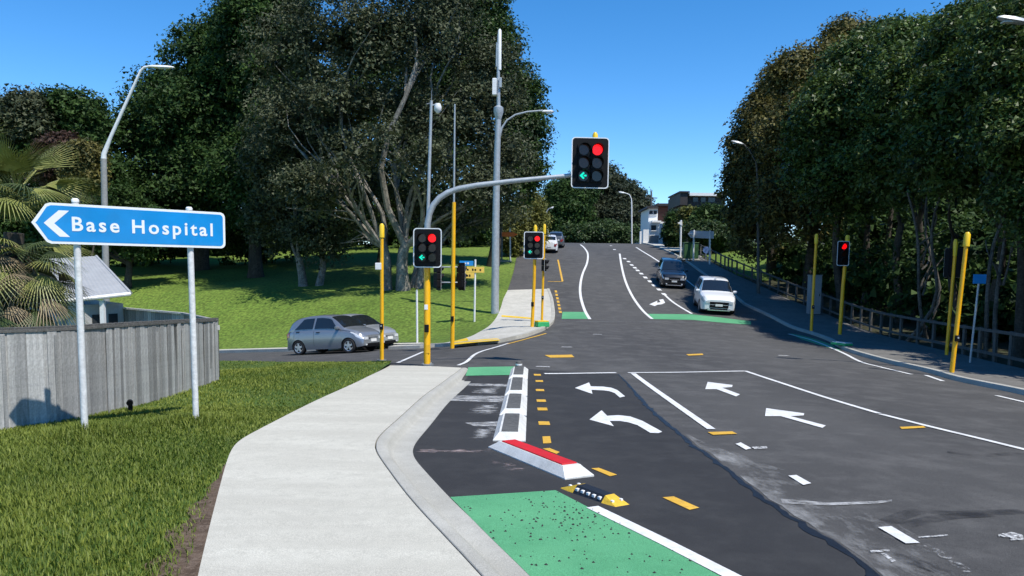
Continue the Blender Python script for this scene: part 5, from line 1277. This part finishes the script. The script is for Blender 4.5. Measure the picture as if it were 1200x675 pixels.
# big pale-limbed tree in the middle of the slope
tree('huge spreading tree with pale twisting limbs beside the camera pole', gb(470,336,50), [(430,60,80,65,50,.8),(350,70,62,62,51,.8),(512,50,56,60,50,.7),(470,-35,110,55,50),(575,110,40,55,50),(540,150,50,45,49),(590,190,34,40,50),(560,225,45,35,49),(400,135,58,45,49,.7),(480,140,55,45,51,.6),(330,150,40,45,50,.8),(360,225,42,35,48,.8),(590,250,26,25,51,.8),(445,220,45,40,53,.8),(500,245,40,32,52,.7),(545,265,34,26,51,.7),(410,265,30,24,52,.5),(405,190,34,26,46,.6),(500,190,34,28,46,.6),(450,165,30,24,46,.5)],
     30000, .20, L_olive, bark_pale, 101, .55, GL, per=34, clump=1.0, inner=.2, twigs=4, limb_k=1.25, wob=.17, fork=2.6, stems=[(-.9,0,.30),(.2,-.3,.38),(1.2,.4,.30),(-.2,.9,.26),(.7,.8,.26)])
tree('dark tree whose foliage fills the gaps behind the huge pale-limbed tree', gb(448,322,62), [(425,125,60,55,62),(478,175,60,55,62),(525,110,48,60,62),(400,205,45,45,61),(455,70,60,50,62),(530,190,45,45,62),(470,235,45,30,61)], 15000, .28, L_dark, bark_dark, 112, .35, GL, per=36, clump=1.1)
tree('grey-olive tree with low hanging foliage left of the huge pale-limbed tree', gb(362,333,54), [(330,195,45,50,54),(372,280,36,26,53),(390,200,40,40,55),(320,260,30,38,55,.7),(365,150,50,45,56)], 15000, .21, L_olive, bark_pale, 102, .42, GL, per=30, twigs=4, fork=2.2, stems=[(-.4,0,.3),(.6,.3,.26)])
tree('tall dark broadleaf tree on the left whose crown slopes down to the street lamp', gb(235,325,64), [(200,125,48,42,64),(245,75,52,45,64),(290,45,48,42,64),(172,178,40,52,63),(235,150,60,55,62),(215,225,62,48,62),(285,110,50,60,62),(270,200,55,60,62),(165,240,35,40,63)], 34000, .30, L_dark, bark_dark, 103, .6, GL, per=40, clump=1.15, twigs=1)
tree('dark broadleaf tree between the street lamp tree and the pale-limbed tree', gb(300,333,60), [(310,35,50,45,60),(330,110,45,55,59),(300,215,50,55,58),(325,-10,45,40,60),(330,180,40,50,58)], 22000, .29, L_dark, bark_dark, 104, .5, GL, per=38, clump=1.1, twigs=1)
tree('dark green tree standing behind the telecom mast', gb(577,320,62), [(605,125,32,34,62),(612,165,30,36,62),(590,100,34,30,62),(596,210,32,38,62),(565,60,38,45,62),(540,10,50,45,62),(620,200,18,22,62)], 17000, .28, L_dark, bark_dark, 105, .4, GL, per=34, clump=1.0)
tree('yellow-green weeping shrub beside the climbing footpath', gb(615,300,70), [(612,262,17,26,70),(628,268,12,30,70),(600,280,12,20,69),(622,240,14,18,71)], 6000, .24, L_yell, bark_dark, 106, .2, 'shrubs', per=24, clump=.7, name='shrub', cat='shrub', droop=1.2)
tree('small dark tree behind the palm at the left', gb(85,300,58), [(85,132,34,24,58),(62,150,22,30,58),(105,165,28,35,58),(70,200,40,35,57),(115,220,28,40,57),(30,200,40,40,58)], 14000, .27, L_dark, bark_dark, 107, .35, GL, per=34)
tree('red-brown shrub left of the street lamp pole', gb(72,300,50), [(72,178,19,18,50),(60,195,18,18,50),(84,200,16,18,50)], 4200, .22, L_red, bark_dark, 108, .2, 'shrubs', name='shrub', cat='shrub', per=24, clump=.7)
tree('ochre-tipped shrub just left of the street lamp pole', gb(97,300,49), [(97,188,17,20,49),(92,205,15,16,49),(106,205,12,16,49)], 4200, .22, L_ochre, bark_dark, 109, .2, 'shrubs', name='shrub', cat='shrub', per=24, clump=.7)
tree('feathery olive tree at the left edge below the brown roof', gb(25,300,56), [(28,130,20,22,56),(10,150,22,25,56),(40,150,16,22,56)], 3600, .26, L_olive, bark_dark, 110, .2, GL, per=20, clump=1.0)
tree('dark green undergrowth tree behind the shed', gb(150,330,55), [(140,255,30,32,55),(175,275,35,30,55),(100,265,35,30,54),(60,270,40,35,54),(20,275,40,40,54)], 12000, .27, L_dark, bark_dark, 111, .25, GL, per=34)
# wall of trees deep in the park: reads as one mass
rng = np.random.default_rng(55); lob = []
for i in range(34):
    px = -60 + i*19.5; d = 80 + rng.uniform(-4,8); c = W(px, 262 + rng.uniform(-20,12) + (14 if px < 330 else 0), d)
    lob.append((c.x, c.y, c.z, 3.0, 2.6, 4.6 if px < 330 else 3.6))
for i in range(16):
    px = -40 + i*26; c = W(px, 262 + rng.uniform(-12,12), 68); lob.append((c.x, c.y, c.z, 2.6, 2.2, 3.2))
for i in range(24):
    px = 120 + i*20; d_ = 90 + rng.uniform(-2,3); c = W(px, 290, d_); lob.append((c.x, c.y, float(Zh(c.x, c.y)) + 1.2, 2.2, 1.8, 2.4))
V, Q, tone, C = foliage(lob, 38000, .40, rng, 1.2, 40, low=.2); o = npmesh('woodland', V, Q, L_dark, None, {'tone': ('FACE', tone)}, nside=3); tag(o, 'dark woodland filling the back of the park slope', 'woodland', kind='stuff')

GR = 'trees along the right side of the road'
def rbase(px, d): p = W(px, 340, d); return Vector((p.x, p.y, float(Zb(p.x, p.y))))
tree('ochre-tipped tree whose edge stands against the sky on the right', rbase(905,60), [(880,180,24,32,60),(873,222,21,40,60),(897,142,28,32,60),(920,112,28,30,60),(900,205,34,45,58),(882,265,28,38,58),(914,165,34,45,58)], 24000, .27, L_ochre, bark_dark, 201, .4, GR, per=36, clump=1.0)
tree('tall ochre-topped tree second from the sky edge on the right', rbase(950,53), [(936,92,28,30,53),(992,52,24,26,54),(962,110,36,38,52),(945,165,46,50,51),(935,240,44,45,51),(985,100,40,45,52)], 24000, .26, L_ochre, bark_dark, 202, .4, GR, per=36, clump=1.0)
tree('dark glossy tree third from the sky edge on the right', rbase(1000,46), [(1010,88,44,42,46),(1042,55,34,26,47),(990,140,55,50,44),(1000,215,56,48,44),(960,190,36,40,45)], 24000, .24, L_gloss, bark_dark, 203, .4, GR, per=34, clump=.9, twigs=2, stems=[(-.6,0,.22),(.5,.3,.2),(1.4,-.2,.16)])
tree('dark tree with a rounded top above the single red light', rbase(1075,41), [(1065,68,40,38,41),(1110,62,36,32,42),(1080,115,60,55,39),(1060,190,52,45,39),(1120,100,40,45,40)], 24000, .22, L_gloss, bark_dark, 204, .34, GR, per=34, clump=.85, twigs=2, stems=[(-.8,0,.2),(.2,.4,.22),(1.2,-.1,.15)])
tree('glossy green tree above the nearest push-button pole', rbase(1140,34), [(1150,55,58,50,34),(1135,125,62,55,32),(1175,45,44,36,34),(1115,185,50,40,32),(1175,180,46,40,32)], 26000, .19, L_gloss, bark_dark, 205, .32, GR, per=34, clump=.75, twigs=3, stems=[(-.5,.2,.17),(.5,-.2,.2),(1.3,.5,.13)])
tree('glossy green tree at the right edge of the picture', rbase(1215,28), [(1215,80,70,58,28),(1205,160,60,55,27),(1230,240,60,50,27),(1205,30,55,38,29),(1260,150,70,80,28)], 26000, .17, L_gloss, bark_dark, 206, .3, GR, per=34, clump=.7, twigs=3, stems=[(-.4,0,.18),(.6,.3,.15)])
def side_tree(label, x, y, h, r, seed, n=11000, x0=0):
    b = Vector((x, y, float(Zb(x, y)))); ex_ = [(-1.4, 0, h*.40, r*.85, r, h*.17), (.9, -r*.4, h*.58, r, r, h*.2), (.2, r*.6, h*.5, r*.9, r*.8, h*.2), (3.0, 0, h*.8, r, r, h*.2)]
    return tree(label, b, [], int(n*.6), .56, L_gloss, bark_dark, seed, .3, GR, per=34, clump=1.0, extra=ex_, fork=2.5)
side_tree('glossy tree beyond the right edge nearest the lamp head', 20.6, 19.5, 15, 3.6, 301, 6000)
side_tree('glossy tree outside the frame shading the right-hand footpath', 20.2, 12.0, 15, 3.7, 302, 6000)
side_tree('glossy tree outside the frame level with the photographer', 20.2, 4.5, 15, 3.8, 303, 6000)
side_tree('glossy tree outside the frame behind the photographer', 20.6, -3.5, 15, 4.0, 304, 6000)
side_tree('tall tree in the second row behind the right edge', 28, 2.0, 17, 5.0, 305, 5000)
side_tree('tall tree in the second row behind the rail fence', 28.5, 14.0, 17, 5.0, 306, 5000)
side_tree('tall tree in the second row beyond the grey cabinet', 30, 26.0, 17, 5.0, 307, 5000)
# dark thicket under and behind the right-hand trees
rng = np.random.default_rng(77); lob = []
for i in range(44):
    t = i/43; y = 12 + 50*t + rng.uniform(-1,1); x = 22.5 + rng.uniform(0,5); z = float(Zb(x, y)); lob.append((x, y, z + rng.uniform(1.2,3.4), 2.4, 2.4, 3.2))
    if i % 2: lob.append((x+5, y+1, z+6, 3, 3, 4))
    x2 = 20.8 + rng.uniform(0,1.5); lob.append((x2, y+.6, float(Zb(x2, y)) + rng.uniform(.6,2.6), 1.2, 1.4, 1.9))
V, Q, tone, C = foliage(lob, 42000, .34, rng, 1.0, 36, low=.1); o = npmesh('thicket', V, Q, L_dark, None, {'tone': ('FACE', tone)}, nside=3); tag(o, 'dark thicket filling the gaps under the right-hand trees', 'thicket', kind='stuff')
# thin pale stems that show in the shade
rr = random.Random(8)
for i, px in enumerate((1062,1078,1092,1160,1172)):
    d = 33 + 3*rr.random() if px < 1100 else 27.5; b = rbase(px, d); root = thing('sapling', ['pale thin stem left of the three in the shade by the rail fence', 'middle pale thin stem of the three in the shade', 'right pale thin stem of the three in the shade', 'pale leaning stem right of the blue sign', 'pale stem nearest the right edge in the shade'][i], 'sapling', tuple(b), group='pale stems in the shade')
    h = 6.5; e = Vector((rr.uniform(-1.2,1.2), rr.uniform(-.5,.5), h)); m_ = MB(); m_.tube(limb_path((0,0,-.2), e, rr, .10, 9), [.085*(1-.5*k/8) for k in range(9)], 7)
    obj('trunk', m_, bark_mid, root, True)
    for q in range(3):
        z = rr.uniform(2,5); p0 = e*(z/h); m_ = MB(); m_.tube(limb_path(p0, p0 + Vector((rr.uniform(-1.2,1.2), rr.uniform(-.6,.6), rr.uniform(.8,1.8))), rr, .12, 6), [.05*(1-.7*k/5) for k in range(6)], 6); obj('branch', m_, bark_mid, root, True)

# far trees over the crest
def fbase(px, d): p = W(px, 286, d); return Vector((p.x, p.y, float(zc(p.y))-.5))
GF = 'trees beyond the crest'
tree('rounded olive tree in the middle of the far skyline', fbase(700,135), [(700,222,32,26,135),(680,240,30,28,133),(718,240,30,28,134),(700,258,40,22,132)], 15000, .50, L_far, bark_dark, 401, .5, GF, per=34, clump=1.5)
tree('dark far tree at the left of the crest beside the parked cars', fbase(662,125), [(655,238,18,24,125),(668,250,22,26,124),(650,262,14,20,123),(675,228,20,22,126)], 11000, .46, L_dark, bark_dark, 402, .5, GF, per=34, clump=1.4)
tree('far olive tree on the right of the skyline behind the street lamp', fbase(738,130), [(736,240,20,22,130),(748,254,16,22,129),(728,258,22,22,128),(745,270,14,16,127)], 10000, .46, L_far, bark_dark, 403, .5, GF, per=34, clump=1.4)
tree('bright green clipped shrub row at the foot of the far trees', fbase(700,118), [(690,275,18,11,118),(712,273,20,13,118),(732,276,14,11,118),(668,276,14,11,119)], 8000, .36, L_mid, bark_dark, 404, .3, 'shrubs', name='shrub', cat='shrub', per=30, clump=1.0)
def rb2(px, d): p = W(px, 300, d); return Vector((p.x, p.y, float(Zb(p.x, p.y))))
tree('dark cypress beside the white house', rb2(789,82), [(791,262,7,12,82),(790,277,9,12,82)], 5000, .30, L_dark, bark_dark, 405, .25, 'shrubs', name='shrub', cat='shrub', per=28, clump=.7)
tree('yellow-green shrub in front of the dark flat-roofed house', rb2(812,78), [(809,252,10,7,78),(815,261,13,8,78),(804,265,8,8,78)], 4500, .28, L_yell, bark_dark, 406, .2, 'shrubs', name='shrub', cat='shrub', per=26, clump=.7)
tree('dark bushy tree hiding the right end of the flat-roofed house', rb2(838,74), [(836,254,18,10,74),(850,266,14,16,74),(828,266,16,12,74),(842,282,18,14,73)], 9000, .30, L_dark, bark_dark, 407, .3, 'shrubs', name='shrub', cat='shrub', per=30, clump=.8)
tree('green hedge behind the back of the large sign', rb2(830,72), [(815,272,14,9,73),(832,275,16,12,72),(850,282,10,9,74),(866,290,12,10,73)], 7000, .26, L_mid, bark_dark, 408, .2, 'shrubs', name='shrub', cat='shrub', per=28, clump=.7)
# more woodland beyond the crest and at both ends of the skyline
rng = np.random.default_rng(91); lob = []
for i in range(22):
    px = 560 + i*16; d = 165 + rng.uniform(-10,15); c = W(px, 272 + rng.uniform(-8,8), d); lob.append((c.x, c.y, c.z-1, 4.5, 4, 4.5))
V, Q, tone, C = foliage(lob, 16000, .7, rng, 1.8, 36); o = npmesh('woodland', V, Q, L_far, None, {'tone': ('FACE', tone)}, nside=3); tag(o, 'low line of woodland behind the far skyline trees', 'woodland', kind='stuff')

# ================================================================== CABBAGE PALM AT THE LEFT EDGE
b = W(18, 392, 12.3); b.z = float(Zv(b.x, b.y)); root = thing('palm', 'spiky palm with drooping dry fronds behind the fence at the left edge', 'palm', tuple(b)); Lc = local(root); rr = random.Random(31)
green_f = pmat('palm_leaf_green', (.12,.15,.03), .5, var=.3, vscale=3, col2=(.30,.30,.09)); dry_f = pmat('palm_leaf_dry', (.16,.12,.07), .7, col2=(.30,.24,.14), vscale=4); dark_f = pmat('palm_leaf_dark', (.03,.05,.015), .6, col2=(.07,.10,.03), vscale=4)
m_ = MB(); m_.tube([(0,0,-.3),(.05,0,1.0),(-.05,.05,2.0),(.05,0,2.9)], [.2,.16,.15,.14], 12); obj('trunk', m_, bark_dark, root, True)
def frond_mesh(L, w, bend, mat):
    m_ = MB(); n = 9
    for i in range(n):
        t = i/(n-1); x = L*(t - .12*bend*t*t); z = -bend*L*t**2.2*.75; ww = w*(math.sin(math.pi*min(1, .12+t*.88))**.6)*(1-t*.6)
        m_.v += [(x, -ww, z+.015), (x, 0, z-ww*.35), (x, ww, z+.015)]
        if i: o_ = 3*i; m_.f += [(o_-3,o_-2,o_+1,o_), (o_-2,o_-1,o_+2,o_+1)]
    me = obj('frond', m_, mat, root); me.location = (0,0,.3); return me
def fan_mesh(L, nleaf, mat, bend):
    """a stalk that ends in a fan of narrow leaflets"""
    m_ = MB(); m_.tube([(0,0,0),(L*.28,0,.02),(L*.5,0,-.02*bend)], [.018,.014,.01], 6)
    for k in range(nleaf):
        a = math.radians(-62 + 124*k/(nleaf-1)); ln = L*(.62 - .14*abs(a)); nn_ = 6
        o_ = len(m_.v); w = .013
        for i in range(nn_):
            t = i/(nn_-1); r = ln*t; x = L*.46 + r*math.cos(a); y = r*math.sin(a); z = -bend*.5*ln*t**2 - .06*t*abs(math.sin(a)); ww = w*(1-t)**.7
            m_.v += [(x + math.sin(a)*ww, y - math.cos(a)*ww, z), (x - math.sin(a)*ww, y + math.cos(a)*ww, z)]
        for i in range(nn_-1): q = o_ + 2*i; m_.f.append((q, q+1, q+3, q+2))
    return obj('frond', m_, mat, root)
protos = [fan_mesh(1.15, 22, green_f, .45), fan_mesh(1.1, 22, green_f, 1.0), fan_mesh(1.0, 20, dry_f, 1.5), fan_mesh(1.05, 20, dark_f, 1.0), fan_mesh(.95, 18, dry_f, 1.0)]
heads = [((20,232), 12.3, 44, (0,1,0,1,3)), ((30,300), 12.2, 42, (1,3,4,1,2,3)), ((-18,300), 11.9, 32, (3,4,1,1)), ((18,345), 12.0, 30, (3,3,2,3)), ((-30,215), 12.3, 28, (0,1,3))]
used = set()
for (hx, hy), d, nfr, kinds in heads:
    c = Lc(W(hx, hy, d))
    for k in range(nfr):
        kd = kinds[k % len(kinds)]
        if kd not in used: o = protos[kd]; used.add(kd)
        else: o = link(bpy.data.objects.new('frond', protos[kd].data), root)
        az = k*2.399 + rr.uniform(-.3,.3); el = rr.uniform(-.15,1.25) if hy < 260 else rr.uniform(-1.0,.45)
        o.location = c + Vector((rr.uniform(-.06,.06), rr.uniform(-.06,.06), rr.uniform(-.12,.12))); o.rotation_euler = (rr.uniform(-.5,.5), -el, az); s_ = rr.uniform(.75,1.15); o.scale = (s_, s_, s_)

# ================================================================== GRASS ON THE VERGE
rng = np.random.default_rng(5)
blade = leafmat('grass_blade', (.090,.140,.016), (.330,.370,.066), .55, .3, .35)
A = np.array(verge_poly)
def scatter(n, x0, x1, y0, y1):
    P = np.c_[rng.uniform(x0, x1, n), rng.uniform(y0, y1, n)]; return P[inside(P, verge_poly)]
P = np.vstack([scatter(175000, -7.2, -1.6, 4.0, 12.5), scatter(60000, -7.2, -1.6, 12.5, 26), scatter(16000, -14, -6, 18, 30)])
d = P[:,1]; n = len(P)
pe = np.array(PL); xe = np.interp(P[:,1], pe[:,1], pe[:,0]); bare = rng.random(n) < np.clip(1.25 - (xe - P[:,0])/(.26*(1-sst(5.0,8.6,P[:,1]))+.03), 0, 1); 
thin = (xe - P[:,0] < 1.3) & (rng.random(n) < .2); keep = ~(bare | thin); P = P[keep]; n = len(P)
pts_post = np.array([[p1.x, p1.y], [p2.x, p2.y]]); dp = np.min(np.hypot(P[:,None,0]-pts_post[None,:,0], P[:,None,1]-pts_post[None,:,1]), 1)
lump = .5 + .5*np.sin(P[:,0]*2.1 + np.sin(P[:,1]*1.3)*1.6)*np.cos(P[:,1]*1.7 + .6*P[:,0])
fpath = np.clip((np.interp(P[:,1], pe[:,1], pe[:,0]) - P[:,0])/1.8, .7, 1)
h = (.032 + .038*lump + .13*np.exp(-(dp/.55)**2) + .025*(P[:,1] < 9)) * rng.uniform(.5,1.4,n) * fpath * (1 - .4*sst(14, 22, P[:,1]))
az = rng.uniform(0, 6.283, n); lean = rng.uniform(.15,.85,n); w = (.0028 + .0003*P[:,1])*rng.uniform(.7,1.4,n)
Z = Zv(P[:,0], P[:,1]) - .005; dx, dy = np.cos(az), np.sin(az); px_, py_ = -dy, dx
b0 = np.c_[P[:,0]-px_*w, P[:,1]-py_*w, Z]; b1 = np.c_[P[:,0]+px_*w, P[:,1]+py_*w, Z]
m0 = np.c_[P[:,0]-px_*w*.8+dx*h*lean*.3, P[:,1]-py_*w*.8+dy*h*lean*.3, Z+h*.62]; m1 = np.c_[P[:,0]+px_*w*.8+dx*h*lean*.3, P[:,1]+py_*w*.8+dy*h*lean*.3, Z+h*.62]
tp = np.c_[P[:,0]+dx*h*lean, P[:,1]+dy*h*lean, Z+h]
V = np.stack([b0,b1,m1,m0,tp], 1).reshape(-1,3); i0 = np.arange(n)*5
T = np.concatenate([np.c_[i0,i0+1,i0+2], np.c_[i0,i0+2,i0+3], np.c_[i0+3,i0+2,i0+4]]); big = np.sin(P[:,0]*.9 + 1.1*np.sin(P[:,1]*.55))*np.sin(P[:,1]*.7 + P[:,0]*.35); tone = np.clip(.40 + .22*(lump-.5) + .26*big + rng.normal(0,.2,n) + .35*(rng.random(n) < .05), 0, 1)
o = npmesh('grass', V, T, blade, None, {'tone': ('FACE', np.tile(tone, 3))}, nside=3); tag(o, 'rough green grass blades covering the verge', 'grass', kind='stuff')
